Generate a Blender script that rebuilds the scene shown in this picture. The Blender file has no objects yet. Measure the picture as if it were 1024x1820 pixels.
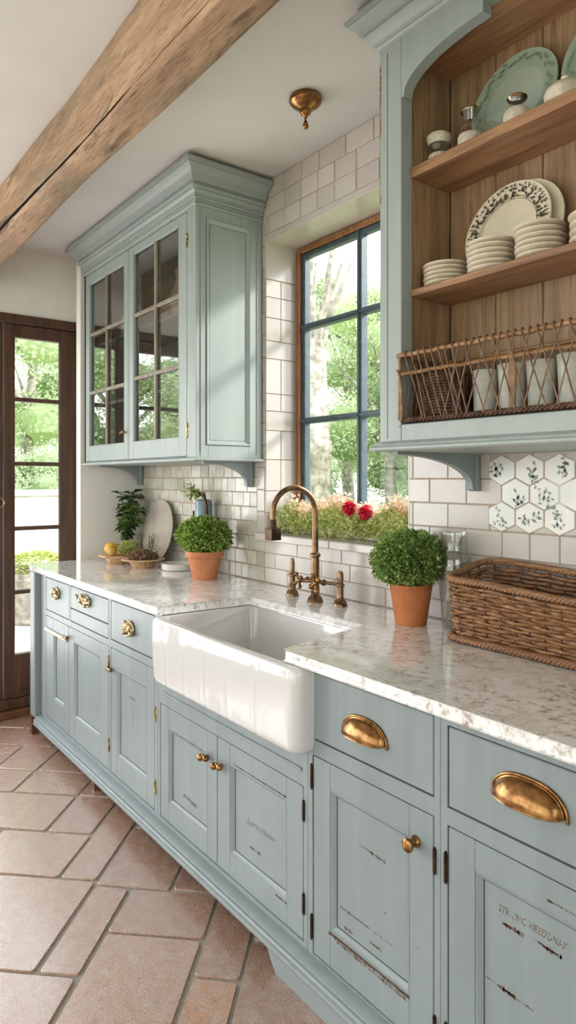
import bpy, math, random
import numpy as np
from mathutils import Vector, Matrix
random.seed(7)
PI = math.pi
SC = bpy.context.scene
COL = SC.collection

# ------------------------------------------------------------------ camera
cam_d = bpy.data.cameras.new('camera'); cam = bpy.data.objects.new('camera', cam_d); COL.objects.link(cam)
cam_d.sensor_fit = 'AUTO'; cam_d.sensor_width = 36; cam_d.lens = 1200 / 1820 * 36
cam_d.shift_y = -59 / 1820; cam_d.clip_start = 0.05; cam_d.clip_end = 200
EYE = 1.389
cam.location = (0, 0, EYE); cam.rotation_euler = (PI / 2, 0, math.atan2(1200, 912))
SC.camera = cam
# ------------------------------------------------------------------ light
SC.view_settings.view_transform = 'Standard'; SC.view_settings.look = 'None'
SC.view_settings.gamma = 1; SC.view_settings.use_curve_mapping = False
SC.view_settings.exposure = -1.0
SC.cycles.max_bounces = 10; SC.cycles.diffuse_bounces = 6; SC.cycles.transparent_max_bounces = 16
SC.cycles.sample_clamp_indirect = 6
W = bpy.data.worlds.new('sky'); SC.world = W; W.use_nodes = True
W.node_tree.nodes['Background'].inputs[0].default_value = (0.91, 0.955, 1.0, 1)
W.node_tree.nodes['Background'].inputs[1].default_value = 8.5
sun_d = bpy.data.lights.new('sun', 'SUN'); sun = bpy.data.objects.new('sun', sun_d); COL.objects.link(sun)
sun_d.energy = 8.5; sun_d.angle = math.radians(8); sun_d.color = (1, .97, .92)
sun.rotation_euler = Vector((-.52, -.78, -.52)).to_track_quat('-Z', 'Y').to_euler()
sun.location = (3, 8, 6)

def portal(name, loc, rot, sx, sy):
    d = bpy.data.lights.new(name, 'AREA'); o = bpy.data.objects.new(name, d); COL.objects.link(o)
    d.shape = 'RECTANGLE'; d.size = sx; d.size_y = sy; d.cycles.is_portal = True
    o.location = loc; o.rotation_euler = rot
    return o
def daylight(name, loc, rot, sx, sy, e, colr):
    o = portal(name, loc, rot, sx, sy); o.data.cycles.is_portal = False; o.data.energy = e; o.data.color = colr
    return o
portal('window_portal', (-2.06, 2.05, 1.8), (-PI / 2, 0, 0), .9, 1.35)
portal('door_portal', (-4.25, .2, 1.25), (0, -PI / 2, 0), 2.2, 3.2)
# daylight entering through the big windows opposite the cabinets and on the near side
daylight('daylight_opposite', (-1.2, -2.62, 1.45), (PI / 2, 0, 0), 4.4, 2.1, 85, (1, .965, .96))
daylight('daylight_near', (2.15, -.6, 1.5), (0, PI / 2, 0), 2.0, 2.6, 4, (.95, .98, 1))
daylight('daylight_doors', (-4.36, -.85, 1.25), (0, -PI / 2, 0), 2.1, 2.4, 250, (.96, .975, 1))
daylight('daylight_door_low', (-4.36, .66, .80), (0, -PI / 2, 0), 1.3, .7, 18, (.96, .975, 1))

# ------------------------------------------------------------------ materials
def srgb(r, g, b):
    f = lambda v: (v / 255 / 12.92) if v / 255 <= .04045 else ((v / 255 + .055) / 1.055) ** 2.4
    return (f(r), f(g), f(b), 1)
class NT:
    def __init__(s, name):
        s.m = bpy.data.materials.new(name); s.m.use_nodes = True; s.t = s.m.node_tree
        s.b = s.t.nodes['Principled BSDF']; s.out = s.t.nodes['Material Output']
        s.tc = None
    def n(s, typ, **kw):
        x = s.t.nodes.new(typ)
        for k, v in kw.items(): setattr(x, k, v)
        return x
    def l(s, a, b): s.t.links.new(a, b)
    def coord(s, scale=(1, 1, 1), rot=(0, 0, 0)):
        if s.tc is None: s.tc = s.n('ShaderNodeTexCoord')
        mp = s.n('ShaderNodeMapping'); mp.inputs['Scale'].default_value = scale; mp.inputs['Rotation'].default_value = rot
        s.l(s.tc.outputs['Object'], mp.inputs[0]); return mp.outputs[0]
    def noise(s, scale, detail=4, rough=.55, co=None, dist=0):
        x = s.n('ShaderNodeTexNoise'); x.inputs['Scale'].default_value = scale; x.inputs['Detail'].default_value = detail
        x.inputs['Roughness'].default_value = rough; x.inputs['Distortion'].default_value = dist
        s.l(co if co is not None else s.coord(), x.inputs['Vector']); return x.outputs[0]
    def ramp(s, fac, stops):
        r = s.n('ShaderNodeValToRGB'); e = r.color_ramp.elements
        while len(e) < len(stops): e.new(.5)
        for el, (p, c) in zip(e, stops):
            el.position = p; el.color = c if len(c) == 4 else (*c, 1)
        s.l(fac, r.inputs[0]); return r.outputs[0]
    def mix(s, fac, a, b, mode='MIX'):
        x = s.n('ShaderNodeMix', data_type='RGBA', blend_type=mode)
        for i, v in ((0, fac), (6, a), (7, b)):
            if hasattr(v, 'links'): s.l(v, x.inputs[i])
            else: x.inputs[i].default_value = v
        return x.outputs[2]
    def attr(s, name='tone'):
        a = s.n('ShaderNodeAttribute', attribute_name=name); return a.outputs['Fac']
    def bump(s, h, strength=.3, dist=.002):
        b = s.n('ShaderNodeBump'); b.inputs['Strength'].default_value = strength; b.inputs['Distance'].default_value = dist
        s.l(h, b.inputs['Height']); s.l(b.outputs[0], s.b.inputs['Normal'])
    def set(s, **kw):
        for k, v in kw.items():
            i = s.b.inputs[k]
            if hasattr(v, 'links'): s.l(v, i)
            else: i.default_value = v
        return s
K = lambda v: (v, v, v, 1)

def m_paint(name, c, c2, worn=(118, 92, 66), th=.735, rough=.42):
    s = NT(name)
    st = s.noise(3.2, 6, .6, s.coord((9, 9, .7)))
    br = s.noise(1.7, 3)
    base = s.mix(s.ramp(st, [(.3, K(0)), (.72, K(1))]), srgb(*c), srgb(*c2))
    base = s.mix(s.ramp(br, [(.4, K(0)), (.75, K(.35))]), base, srgb(*[min(255, v + 16) for v in c2]))
    fl = s.noise(26, 8, .72, s.coord((1, 1, .38)))
    msk = s.noise(2.3, 2)
    f = s.mix(1.0, s.ramp(fl, [(th - .055, K(0)), (th - .035, K(1))]), s.ramp(msk, [(.48, K(0)), (.6, K(1))]), 'MULTIPLY')
    base = s.mix(f, base, srgb(*worn))
    s.set(**{'Base Color': base, 'Roughness': rough}); s.bump(st, .12, .001)
    return s.m
def m_wood(name, dark, mid, light, axis=2, rough=.55, sc=1.0, bump=.35):
    s = NT(name); v = [14, 14, 14]; v[axis] = 1.1
    g = s.noise(2.1 * sc, 9, .66, s.coord(tuple(v)), .6)
    b = s.noise(1.4 * sc, 3, .5)
    v2 = [34, 34, 34]; v2[axis] = 1.6
    f = s.noise(4 * sc, 5, .7, s.coord(tuple(v2)))
    c = s.ramp(g, [(.28, srgb(*dark)), (.5, srgb(*mid)), (.72, srgb(*light))])
    c = s.mix(s.ramp(b, [(.35, K(0)), (.7, K(.45))]), c, srgb(*mid))
    c = s.mix(s.ramp(f, [(.36, K(.55)), (.5, K(0))]), c, srgb(*dark))
    s.set(**{'Base Color': c, 'Roughness': rough}); s.bump(f, bump, .002); return s.m
def m_plain(name, c, rough=.5, metal=0, var=0, vs=20, **kw):
    s = NT(name); col = srgb(*c)
    if var:
        n = s.noise(vs, 4)
        col = s.mix(s.ramp(n, [(.35, K(0)), (.68, K(1))]), srgb(*[max(0, v - var) for v in c]), srgb(*[min(255, v + var) for v in c]))
    s.set(**{'Base Color': col, 'Roughness': rough, 'Metallic': metal}); s.set(**kw); return s.m
def m_tile(name, lo, hi, stain, rough=.16, sc=7, amt=.5):
    s = NT(name)
    c = s.mix(s.attr(), srgb(*lo), srgb(*hi))
    n = s.noise(sc, 6, .65); n2 = s.noise(42, 3)
    c = s.mix(s.ramp(n, [(.45, K(0)), (.78, K(amt))]), c, srgb(*stain))
    s.set(**{'Base Color': c, 'Roughness': rough}); s.bump(s.noise(14, 3), .18, .004); return s.m
def m_metal(name, c, c2, rough=.28, sc=30):
    s = NT(name); n = s.noise(sc, 5, .6)
    s.set(**{'Base Color': s.mix(s.ramp(n, [(.35, K(0)), (.65, K(1))]), srgb(*c), srgb(*c2)), 'Metallic': 1.0,
             'Roughness': s.ramp(n, [(.3, K(rough * .8)), (.7, K(rough * 1.35))])}); return s.m
def m_leaf(name, a, b, c, rough=.45, trans=.35, light=None):
    s = NT(name); col = s.ramp(s.attr(), [(0, srgb(*a)), (.5, srgb(*b)), (1, srgb(*c))])
    s.set(**{'Base Color': col, 'Roughness': rough})
    t = s.n('ShaderNodeBsdfTranslucent'); s.l(col, t.inputs[0])
    mx = s.n('ShaderNodeMixShader'); mx.inputs[0].default_value = trans
    s.l(s.b.outputs[0], mx.inputs[1]); s.l(t.outputs[0], mx.inputs[2]); s.l(mx.outputs[0], s.out.inputs[0]); return s.m
def m_pane(name, refl=.1, tint=(1, 1, 1, 1), rough=0.0, ior=1.5):
    s = NT(name); s.t.nodes.remove(s.b)
    tr = s.n('ShaderNodeBsdfTransparent'); tr.inputs[0].default_value = tint
    gl = s.n('ShaderNodeBsdfGlossy'); gl.inputs['Roughness'].default_value = rough
    lw = s.n('ShaderNodeFresnel'); lw.inputs[0].default_value = ior
    ad = s.n('ShaderNodeMath', operation='ADD', use_clamp=True); s.l(lw.outputs[0], ad.inputs[0]); ad.inputs[1].default_value = refl
    ge = s.n('ShaderNodeNewGeometry'); iv = s.n('ShaderNodeMath', operation='SUBTRACT'); iv.inputs[0].default_value = 1; s.l(ge.outputs['Backfacing'], iv.inputs[1])
    mu = s.n('ShaderNodeMath', operation='MULTIPLY'); s.l(ad.outputs[0], mu.inputs[0]); s.l(iv.outputs[0], mu.inputs[1]); ad = mu
    mx = s.n('ShaderNodeMixShader'); s.l(ad.outputs[0], mx.inputs[0]); s.l(tr.outputs[0], mx.inputs[1]); s.l(gl.outputs[0], mx.inputs[2])
    s.l(mx.outputs[0], s.out.inputs[0]); return s.m

M = {}
M['paint'] = m_paint('duck egg paint', (128, 138, 140), (137, 147, 150))
M['paint_up'] = m_paint('pale duck egg paint', (146, 156, 154), (157, 166, 164), worn=(150, 140, 115), th=.76)
M['groove'] = m_plain('dark joint', (24, 27, 26), .8)
M['worn'] = m_plain('bare worn wood', (104, 74, 50), .7, var=26, vs=90)
M['worn_pale'] = m_plain('rubbed primer', (205, 196, 180), .6, var=14, vs=60)
M['worn_grey'] = m_plain('scuffed paint', (112, 122, 122), .6, var=14, vs=90)
M['muntin'] = m_wood('worn muntin paint', (96, 76, 62), (140, 128, 112), (170, 172, 160), 2, .5)
M['beamwood'] = m_wood('old oak beam', (84, 60, 42), (150, 118, 88), (178, 148, 116), 0, .7, .8, .6)
M['crack'] = m_plain('split in the oak', (38, 26, 18), .9)
M['cabwood'] = m_wood('oiled walnut boards', (92, 70, 52), (148, 118, 88), (174, 144, 110), 2, .5, .8, .2)
M['cabwood_h'] = m_wood('oiled walnut shelf', (104, 74, 52), (162, 122, 90), (188, 148, 112), 0, .45, .9, .2)
M['doorwood'] = m_wood('dark stained oak', (46, 29, 20), (84, 56, 40), (108, 74, 54), 2, .42, .8, .25)
M['framewood'] = m_wood('copper brown window wood', (84, 50, 28), (150, 100, 62), (182, 136, 96), 2, .4, 1, .2)
M['legwood'] = m_plain('brown turned wood', (104, 66, 42), .5, var=14)
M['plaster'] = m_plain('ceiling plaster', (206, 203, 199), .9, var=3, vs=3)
M['plaster_w'] = m_plain('wall plaster', (234, 231, 226), .85, var=4, vs=5)
M['grout'] = m_plain('warm grout', (168, 148, 130), .9, var=10, vs=60)
M['tile'] = m_tile('cream glazed tile', (182, 174, 168), (200, 192, 186), (166, 153, 142), .2, 6, .35)
M['zellige'] = m_tile('mottled zellige tile', (178, 172, 158), (216, 213, 204), (146, 138, 118), .16, 15, .75)
M['hextile'] = m_tile('white hexagon tile', (222, 226, 222), (236, 232, 226), (190, 200, 196), .2, 10, .5)
M['sprig'] = m_plain('painted grey green sprig', (116, 128, 118), .4, var=22, vs=60)
M['copper_trim'] = m_metal('copper bead', (170, 110, 66), (206, 150, 104), .32)
M['steel'] = m_plain('blue grey window steel', (66, 84, 92), .4, 0, var=8)
M['pane'] = m_pane('window glass', .0, ior=1.22)
M['thinglass'] = m_pane('thin clear glass', .13, (.93, .94, .92, 1), .03)
M['cabglass'] = m_pane('old cabinet glass', .34, (.80, .81, .78, 1), .015)
M['porcelain'] = m_plain('white fireclay', (212, 210, 210), .09, **{'Coat Weight': .5})
M['brass'] = m_metal('aged brass', (112, 78, 46), (176, 132, 86), .22)
M['brass_lt'] = m_metal('light worn brass', (136, 112, 74), (214, 196, 156), .3, 70)
M['bronze'] = m_metal('brushed bronze', (108, 84, 62), (148, 120, 92), .3)
M['darkiron'] = m_metal('dark hinge iron', (58, 44, 36), (92, 72, 58), .45)
M['terracotta'] = m_plain('terracotta', (190, 122, 82), .75, var=12, vs=14)
M['terracotta2'] = m_plain('orange terracotta', (176, 104, 58), .7, var=12, vs=12)
M['soil'] = m_plain('potting soil', (52, 40, 30), .95, var=14, vs=90)
M['box'] = m_leaf('boxwood leaf', (66, 98, 32), (142, 172, 72), (216, 226, 144), .45, .5)
M['thyme'] = m_leaf('small dark leaf', (56, 86, 34), (132, 162, 80), (212, 226, 156), .45, .5)
M['bigleaf'] = m_leaf('broad glossy leaf', (34, 58, 28), (66, 98, 48), (116, 144, 78), .3, .2)
M['twig'] = m_plain('twig bark', (96, 74, 50), .8, var=14)
M['dried'] = m_leaf('dried flower heads', (92, 68, 48), (152, 120, 92), (206, 178, 150), .8, .2)
M['lemon'] = m_plain('lemon skin', (222, 170, 52), .42, var=14, vs=18)
M['gourd'] = m_plain('mustard gourd skin', (190, 152, 66), .42, var=18, vs=18)
M['woodbowl'] = m_wood('pale turned wood', (172, 128, 92), (206, 166, 128), (222, 190, 156), 0, .5, .8, .1)
M['stoneware'] = m_tile('cream stoneware', (206, 192, 172), (222, 210, 192), (176, 156, 130), .4, 26, .5)
M['speckle'] = m_plain('speckled cream pottery', (204, 194, 176), .5, var=16, vs=70)
M['greenplate'] = m_tile('green glazed plate', (138, 154, 136), (156, 170, 152), (104, 120, 100), .3, 12, .5)
M['greenplate2'] = m_tile('grey green plate well', (158, 170, 158), (170, 180, 168), (132, 146, 128), .3, 10, .5)
M['ivory'] = m_plain('ivory glaze', (218, 208, 186), .28, var=5)
M['ink'] = m_plain('dark transfer print', (66, 60, 48), .4, var=16)
M['greyplate'] = m_tile('grey stoneware platter', (172, 160, 148), (190, 180, 168), (140, 124, 110), .28, 14, .5)
M['glass'] = NT('clear glass').set(**{'Base Color': (.95, .97, .94, 1), 'Roughness': .02, 'Transmission Weight': 1, 'IOR': 1.45}).m
M['blueglass'] = m_plain('blue grey enamel', (120, 140, 152), .25, var=22, vs=12)
M['frost'] = m_plain('frosted pale glass', (186, 184, 174), .4, 0, 16, 22)
M['wicker'] = m_wood('brown wicker', (78, 50, 32), (138, 96, 62), (190, 146, 104), 0, .5, 4, .3)
M['wicker_d'] = m_plain('dark wicker', (84, 54, 34), .7, var=22, vs=40)
M['cane'] = m_plain('varnished cane', (142, 104, 66), .42, var=26, vs=30)
M['wire'] = m_plain('brown wrapped wire', (112, 86, 64), .5, var=24, vs=50)
M['marble_s'] = m_plain('marble offcut', (212, 204, 194), .25, var=14, vs=16)
M['fleaf'] = m_leaf('bright flower bed leaf', (150, 164, 84), (196, 206, 124), (232, 232, 182), .6, .4)
M['fpink'] = m_leaf('pale pink blossom', (236, 190, 160), (246, 222, 200), (255, 244, 236), .6, .4)
M['fred'] = m_leaf('crimson blossom', (196, 20, 50), (226, 40, 76), (240, 90, 110), .6, .3)
M['tree1'] = m_leaf('daylight paled tree leaf', (166, 186, 138), (204, 218, 174), (236, 241, 218), .6, .6)  # leaf tones paled to imitate overexposed daylight
M['tree2'] = m_leaf('soft green leaf', (174, 194, 152), (208, 222, 184), (236, 242, 220), .6, .6)  # outdoor brightness put into these leaf tones as well
M['bark'] = m_plain('pale tree bark', (150, 144, 132), .9, var=34, vs=9)
M['grass'] = m_plain('garden ground', (150, 160, 110), .95, var=20, vs=5)
M['patio'] = m_plain('pale terrace stone', (206, 200, 190), .85, var=14, vs=3)
M['garden_wall'] = m_plain('whitewashed masonry', (226, 222, 214), .85, var=10, vs=6)

def marble():
    s = NT('marble worktop')
    n1 = s.noise(9, 9, .7, None, 1.2); n2 = s.noise(46, 7, .7); n3 = s.noise(2.2, 4)
    c = s.ramp(n1, [(.34, srgb(222, 213, 208)), (.46, srgb(238, 236, 234)), (.62, srgb(248, 247, 246))])
    sp = s.mix(1.0, s.ramp(n2, [(.52, K(0)), (.64, K(.8))]), s.ramp(n3, [(.34, K(.25)), (.6, K(1))]), 'MULTIPLY')
    c = s.mix(sp, c, srgb(132, 116, 106))
    v = s.noise(3.1, 12, .62, None, 2.2)
    c = s.mix(s.ramp(v, [(.485, K(0)), (.5, K(.5)), (.515, K(0))]), c, srgb(150, 132, 118))
    s.set(**{'Base Color': c, 'Roughness': s.ramp(n2, [(.3, K(.09)), (.7, K(.2))]), 'Coat Weight': .6, 'Coat Roughness': .06, 'Coat IOR': 1.7}); return s.m
M['marble'] = marble()
def slate():
    s = NT('brown slate flagstone')
    n1 = s.noise(3.4, 7, .66, None, .5); n2 = s.noise(210, 8, .8); n3 = s.noise(26, 8, .75)
    base = s.ramp(s.attr(), [(0, srgb(150, 104, 82)), (.35, srgb(192, 144, 116)), (.6, srgb(208, 162, 132)), (.85, srgb(212, 152, 104)), (1, srgb(214, 146, 84))])
    c = s.mix(s.ramp(n1, [(.35, K(0)), (.7, K(.6))]), base, srgb(202, 160, 138))
    c = s.mix(s.ramp(n3, [(.42, K(0)), (.66, K(.75))]), c, srgb(216, 196, 182)); c = s.mix(s.ramp(s.noise(48, 7, .75), [(.36, K(.6)), (.5, K(0))]), c, srgb(138, 100, 80))
    c = s.mix(s.ramp(n2, [(.40, K(.85)), (.58, K(0))]), c, srgb(120, 90, 76))
    s.set(**{'Base Color': c, 'Roughness': s.ramp(n2, [(.35, K(.16)), (.65, K(.34))]), 'Coat Weight': 1.0, 'Coat Roughness': .26, 'Coat IOR': 2.1, 'Specular IOR Level': .8})
    m = s.n('ShaderNodeMath', operation='ADD'); s.l(n2, m.inputs[0]); s.l(n3, m.inputs[1]); s.bump(m.outputs[0], .35, .003); return s.m
M['slate'] = slate()
M['fgrout'] = m_plain('grey floor grout', (150, 142, 132), .8, var=10, vs=80)

# ------------------------------------------------------------------ mesh builder
def world_loc(o):
    v = Vector((0, 0, 0))
    while o is not None: v = v + o.location; o = o.parent
    return v
class MB:
    def __init__(s): s.v = []; s.f = []; s.t = []; s.mi = []; s.cur = 0; s.tone = .5
    def add(s, vs, fs):
        b = len(s.v); s.v += [tuple(p) for p in vs]
        for f in fs: s.f.append([b + i for i in f]); s.t.append(s.tone); s.mi.append(s.cur)
    def box(s, x0, x1, y0, y1, z0, z1, c=0.0):
        if x0 > x1: x0, x1 = x1, x0
        if y0 > y1: y0, y1 = y1, y0
        if z0 > z1: z0, z1 = z1, z0
        if c <= 0:
            vs = [(x, y, z) for x in (x0, x1) for y in (y0, y1) for z in (z0, z1)]
            s.add(vs, [(0, 1, 3, 2), (4, 6, 7, 5), (0, 4, 5, 1), (2, 3, 7, 6), (0, 2, 6, 4), (1, 5, 7, 3)]); return
        c = min(c, (x1 - x0) * .49, (y1 - y0) * .49, (z1 - z0) * .49)
        lo = (x0, y0, z0); hi = (x1, y1, z1); vs = []; idx = {}
        for sx in (0, 1):
            for sy in (0, 1):
                for sz in (0, 1):
                    sg = (sx, sy, sz)
                    for ax in range(3):
                        p = []
                        for k in range(3):
                            b = hi[k] if sg[k] else lo[k]
                            if k != ax: b += -c if sg[k] else c
                            p.append(b)
                        idx[(sg, ax)] = len(vs); vs.append(p)
        fs = []
        for ax in range(3):
            for sd in (0, 1):
                o = [k for k in range(3) if k != ax]; q = []
                for a, b in ((0, 0), (1, 0), (1, 1), (0, 1)):
                    sg = [0, 0, 0]; sg[ax] = sd; sg[o[0]] = a; sg[o[1]] = b; q.append(idx[(tuple(sg), ax)])
                fs.append(q)
        for ax in range(3):
            o = [k for k in range(3) if k != ax]
            for a in (0, 1):
                for b in (0, 1):
                    s0 = [0, 0, 0]; s1 = [0, 0, 0]; s1[ax] = 1
                    for g in (s0, s1): g[o[0]] = a; g[o[1]] = b
                    s0, s1 = tuple(s0), tuple(s1)
                    fs.append([idx[(s0, o[0])], idx[(s1, o[0])], idx[(s1, o[1])], idx[(s0, o[1])]])
        for sx in (0, 1):
            for sy in (0, 1):
                for sz in (0, 1): fs.append([idx[((sx, sy, sz), a)] for a in range(3)])
        s.add(vs, fs)
    def prism(s, poly, ax, a0, a1):
        """poly of 2D points in the two other axes (in xyz order), extruded along axis ax"""
        def P(p, a):
            q = list(p); q.insert(ax, a); return q
        n = len(poly); vs = [P(p, a0) for p in poly] + [P(p, a1) for p in poly]
        s.add(vs, [list(range(n)), list(range(2 * n - 1, n - 1, -1))] + [(i, (i + 1) % n, n + (i + 1) % n, n + i) for i in range(n)])
    def rings(s, rs, closed=True, cap=(True, True)):
        n = len(rs[0]); vs = [p for r in rs for p in r]; fs = []
        for i in range(len(rs) - 1):
            for j in range(n if closed else n - 1):
                k = (j + 1) % n; fs.append((i * n + j, i * n + k, (i + 1) * n + k, (i + 1) * n + j))
        if cap[0]: fs.append(list(range(n))[::-1])
        if cap[1]: fs.append([(len(rs) - 1) * n + j for j in range(n)])
        s.add(vs, fs)
    def lathe(s, prof, c=(0, 0, 0), n=28, mat=None, sy=1.0):
        """prof [(r,z)...]; mat optional rotation applied around c"""
        rs = []
        for r, z in prof:
            r = max(r, 1e-5)
            rs.append([Vector((r * math.cos(2 * PI * k / n), sy * r * math.sin(2 * PI * k / n), z)) for k in range(n)])
        if mat is not None: rs = [[mat @ p for p in r] for r in rs]
        C = Vector(c); rs = [[p + C for p in r] for r in rs]
        s.rings(rs)
    def tube(s, pts, rad, n=8, cap=True):
        pts = [Vector(p) for p in pts]
        if not hasattr(rad, '__len__'): rad = [rad] * len(pts)
        rs = []; up = None
        for i, p in enumerate(pts):
            d = (pts[min(i + 1, len(pts) - 1)] - pts[max(i - 1, 0)])
            if d.length < 1e-9: d = Vector((0, 0, 1))
            d.normalize()
            if up is None:
                up = Vector((0, 0, 1)) if abs(d.z) < .9 else Vector((1, 0, 0))
            a = d.cross(up)
            if a.length < 1e-6: a = d.cross(Vector((1, .3, .2)))
            a.normalize(); b = a.cross(d).normalized(); up = b
            rs.append([p + (a * math.cos(2 * PI * k / n) + b * math.sin(2 * PI * k / n)) * rad[i] for k in range(n)])
        s.rings(rs, cap=(cap, cap))
    def ball(s, c, r, sc=(1, 1, 1), n=14, m=9, jit=0):
        rs = []
        for i in range(m + 1):
            a = -PI / 2 + PI * i / m
            rr = [max(math.cos(a), 1e-3), math.sin(a)]
            rs.append([(c[0] + r * sc[0] * rr[0] * math.cos(2 * PI * k / n) * (1 + random.uniform(-jit, jit)), c[1] + r * sc[1] * rr[0] * math.sin(2 * PI * k / n) * (1 + random.uniform(-jit, jit)), c[2] + r * sc[2] * rr[1]) for k in range(n)])
        s.rings(rs)
    def leaf(s, p, d, up, L, w, bend=.25):
        """folded pointed leaf"""
        d = d.normalized(); a = d.cross(up)
        if a.length < 1e-4: a = d.cross(Vector((1, 0, .2)))
        a.normalize(); nrm = a.cross(d)
        m = p + d * L * .5; t = p + d * L - nrm * L * bend
        s.add([p, m + a * w * .5 + nrm * w * .18, t, m - a * w * .5 + nrm * w * .18], [(0, 1, 2), (0, 2, 3)])
    def build(s, name, mats, parent=None, smooth=35, props=None):
        me = bpy.data.meshes.new(name); off = world_loc(parent) if parent else Vector((0, 0, 0))
        co = np.array(s.v, dtype=float)
        if parent: co = co - np.array(off)
        me.from_pydata(co.tolist(), [], s.f)
        if not isinstance(mats, (list, tuple)): mats = [mats]
        for m in mats: me.materials.append(M[m] if isinstance(m, str) else m)
        if any(s.mi): me.polygons.foreach_set('material_index', s.mi)
        at = me.attributes.new('tone', 'FLOAT', 'FACE'); at.data.foreach_set('value', s.t)
        import bmesh
        if len(s.f) < 60000 and smooth is not None:
            bm = bmesh.new(); bm.from_mesh(me); bmesh.ops.recalc_face_normals(bm, faces=bm.faces); bm.to_mesh(me); bm.free()
            me.shade_smooth(); me.set_sharp_from_angle(angle=math.radians(smooth))
        o = bpy.data.objects.new(name, me); COL.objects.link(o)
        if parent: o.parent = parent
        if props:
            for k, v in props.items(): o[k] = v
        return o
def thing(name, loc, label, cat, group=None):
    o = bpy.data.objects.new(name, None); COL.objects.link(o); o.location = loc; o.empty_display_size = .05
    o['label'] = label; o['category'] = cat
    if group: o['group'] = group
    return o
def tag(o, label, cat, group=None):
    o['label'] = label; o['category'] = cat
    if group: o['group'] = group
    return o
def struct(o): o['kind'] = 'structure'; return o
def setorigin(o, loc):
    loc = Vector(loc); o.data.transform(Matrix.Translation(-loc)); o.location = loc; return o
def copy_tree(o, parent=None):
    c = o.copy(); COL.objects.link(c)
    if parent: c.parent = parent
    for ch in list(o.children): copy_tree(ch, c)
    return c
def rot_to(d):  # rotation taking +Z to direction d
    return Vector((0, 0, 1)).rotation_difference(Vector(d)).to_matrix()

# ================================================================== ROOM
XL, XR, YB, YF, ZC = -4.12, 2.2, 1.77, -2.6, 2.73
WX0, WX1, WZ0, WZ1 = -2.498, -1.625, 1.115, 2.468
# floor
b = MB(); b.box(XL - .2, XR + .15, YF - .15, 2.0, -.12, -.006); fl = struct(b.build('floor', 'fgrout', smooth=None))
def clip(poly, f):
    out = []
    for i in range(len(poly)):
        a, c = poly[i], poly[(i + 1) % len(poly)]; fa, fc = f(a), f(c)
        if fa >= 0: out.append(a)
        if (fa >= 0) != (fc >= 0):
            t = fa / (fa - fc); out.append((a[0] + (c[0] - a[0]) * t, a[1] + (c[1] - a[1]) * t))
    return out
ca, sa = math.cos(math.radians(46)), math.sin(math.radians(46))
tiles = [(-.80, -.49, 1.30, 1.99, .55), (-.49, -.35, 1.25, 1.84, .98), (-.35, .10, 1.45, 2.0, .12), (-.49, -.35, 1.84, 2.3, .15), (-.80, -.49, 1.99, 2.215, .25),
         (-.93, -.80, 1.80, 2.215, .35), (-.66, -.40, 2.215, 2.5, .1), (-.93, -.66, 2.215, 2.60, .2), (-1.07, -.93, 2.24, 2.9, .4), (-1.265, -1.07, 2.53, 2.83, .3),
         (-1.265, -1.07, 2.83, 3.1, .2), (-1.40, -.93, 1.80, 2.24, .45), (-1.44, -1.07, 2.24, 2.53, .5), (-1.62, -1.265, 2.53, 2.83, .4), (-1.57, -1.265, 2.83, 3.05, .45),
         (-1.27, -.80, 1.36, 1.80, .5), (-.80, -.49, .8, 1.30, .3), (-.49, .1, .8, 1.25, .5), (-.35, .1, 2.0, 2.5, .3), (-.93, -.66, 2.6, 3.0, .3)]
rows = [(1.36, 1.80, -1.27, (.45, .5)), (1.80, 2.24, -1.40, (.42, .3)), (2.24, 2.53, -1.44, (.5, .34)), (2.53, 2.83, -1.62, (.32, .45)), (2.83, 3.05, -1.57, (.34, .3)),
        (3.05, 3.33, -.9, (.48, .36)), (3.33, 3.56, -.7, (.42, .5)), (3.56, 3.85, -1.0, (.4, .5)), (3.85, 4.2, -1.2, (.5, .4))]
for v0, v1, us, ws in rows:
    u = us
    k = 0
    if v0 == 3.05:
        for a, c in ((-1.27, -.9), (-1.57, -1.27), (-1.78, -1.57)): tiles.append((a, c, v0, v1, random.uniform(.2, .5)))
        u = -1.78
    while u > -4.4:
        w = ws[k % 2]; tiles.append((u - w, u, v0, v1, random.uniform(.2, .55))); u -= w; k += 1
v = 1.36; r = 0
while v > -3.6:
    hgt = (.42, .3, .36)[r % 3]; u = -.80 if v - hgt > .8 - .6 else 3.0
    u = -.80 if r == 0 else 3.2; v1_ = v; v0_ = v - hgt
    while u > -4.6:
        w = (.5, .34, .44)[(r + int(u * 7)) % 3]
        if not (v1_ > .8 and u > -.8): tiles.append((max(u - w, -4.6), u, v0_, min(v1_, .8) if u > -.80 and v1_ > .8 else v1_, random.uniform(.2, .6)))
        u -= w
    v = v0_; r += 1
v0 = .8
for (v0, v1) in ((.8, 1.2), (1.2, 1.5), (1.5, 1.9), (1.9, 2.4)):
    u = .1
    while u < 3.2: tiles.append((u, u + .44, v0, v1, random.uniform(.2, .5))); u += .44
b = MB(); g = .0075
def roundpoly(p, r):
    out = []; n = len(p)
    for i in range(n):
        a, c, d = Vector(p[i - 1]), Vector(p[i]), Vector(p[(i + 1) % n])
        e1, e2 = (a - c), (d - c); l = min(r, e1.length * .3, e2.length * .3)
        if l < 1e-4: continue
        p1 = c + e1.normalized() * l; p2 = c + e2.normalized() * l
        for t in (0, .33, .67, 1): out.append(tuple(p1.lerp(c, t).lerp(c.lerp(p2, t), t)))
    return out
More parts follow.
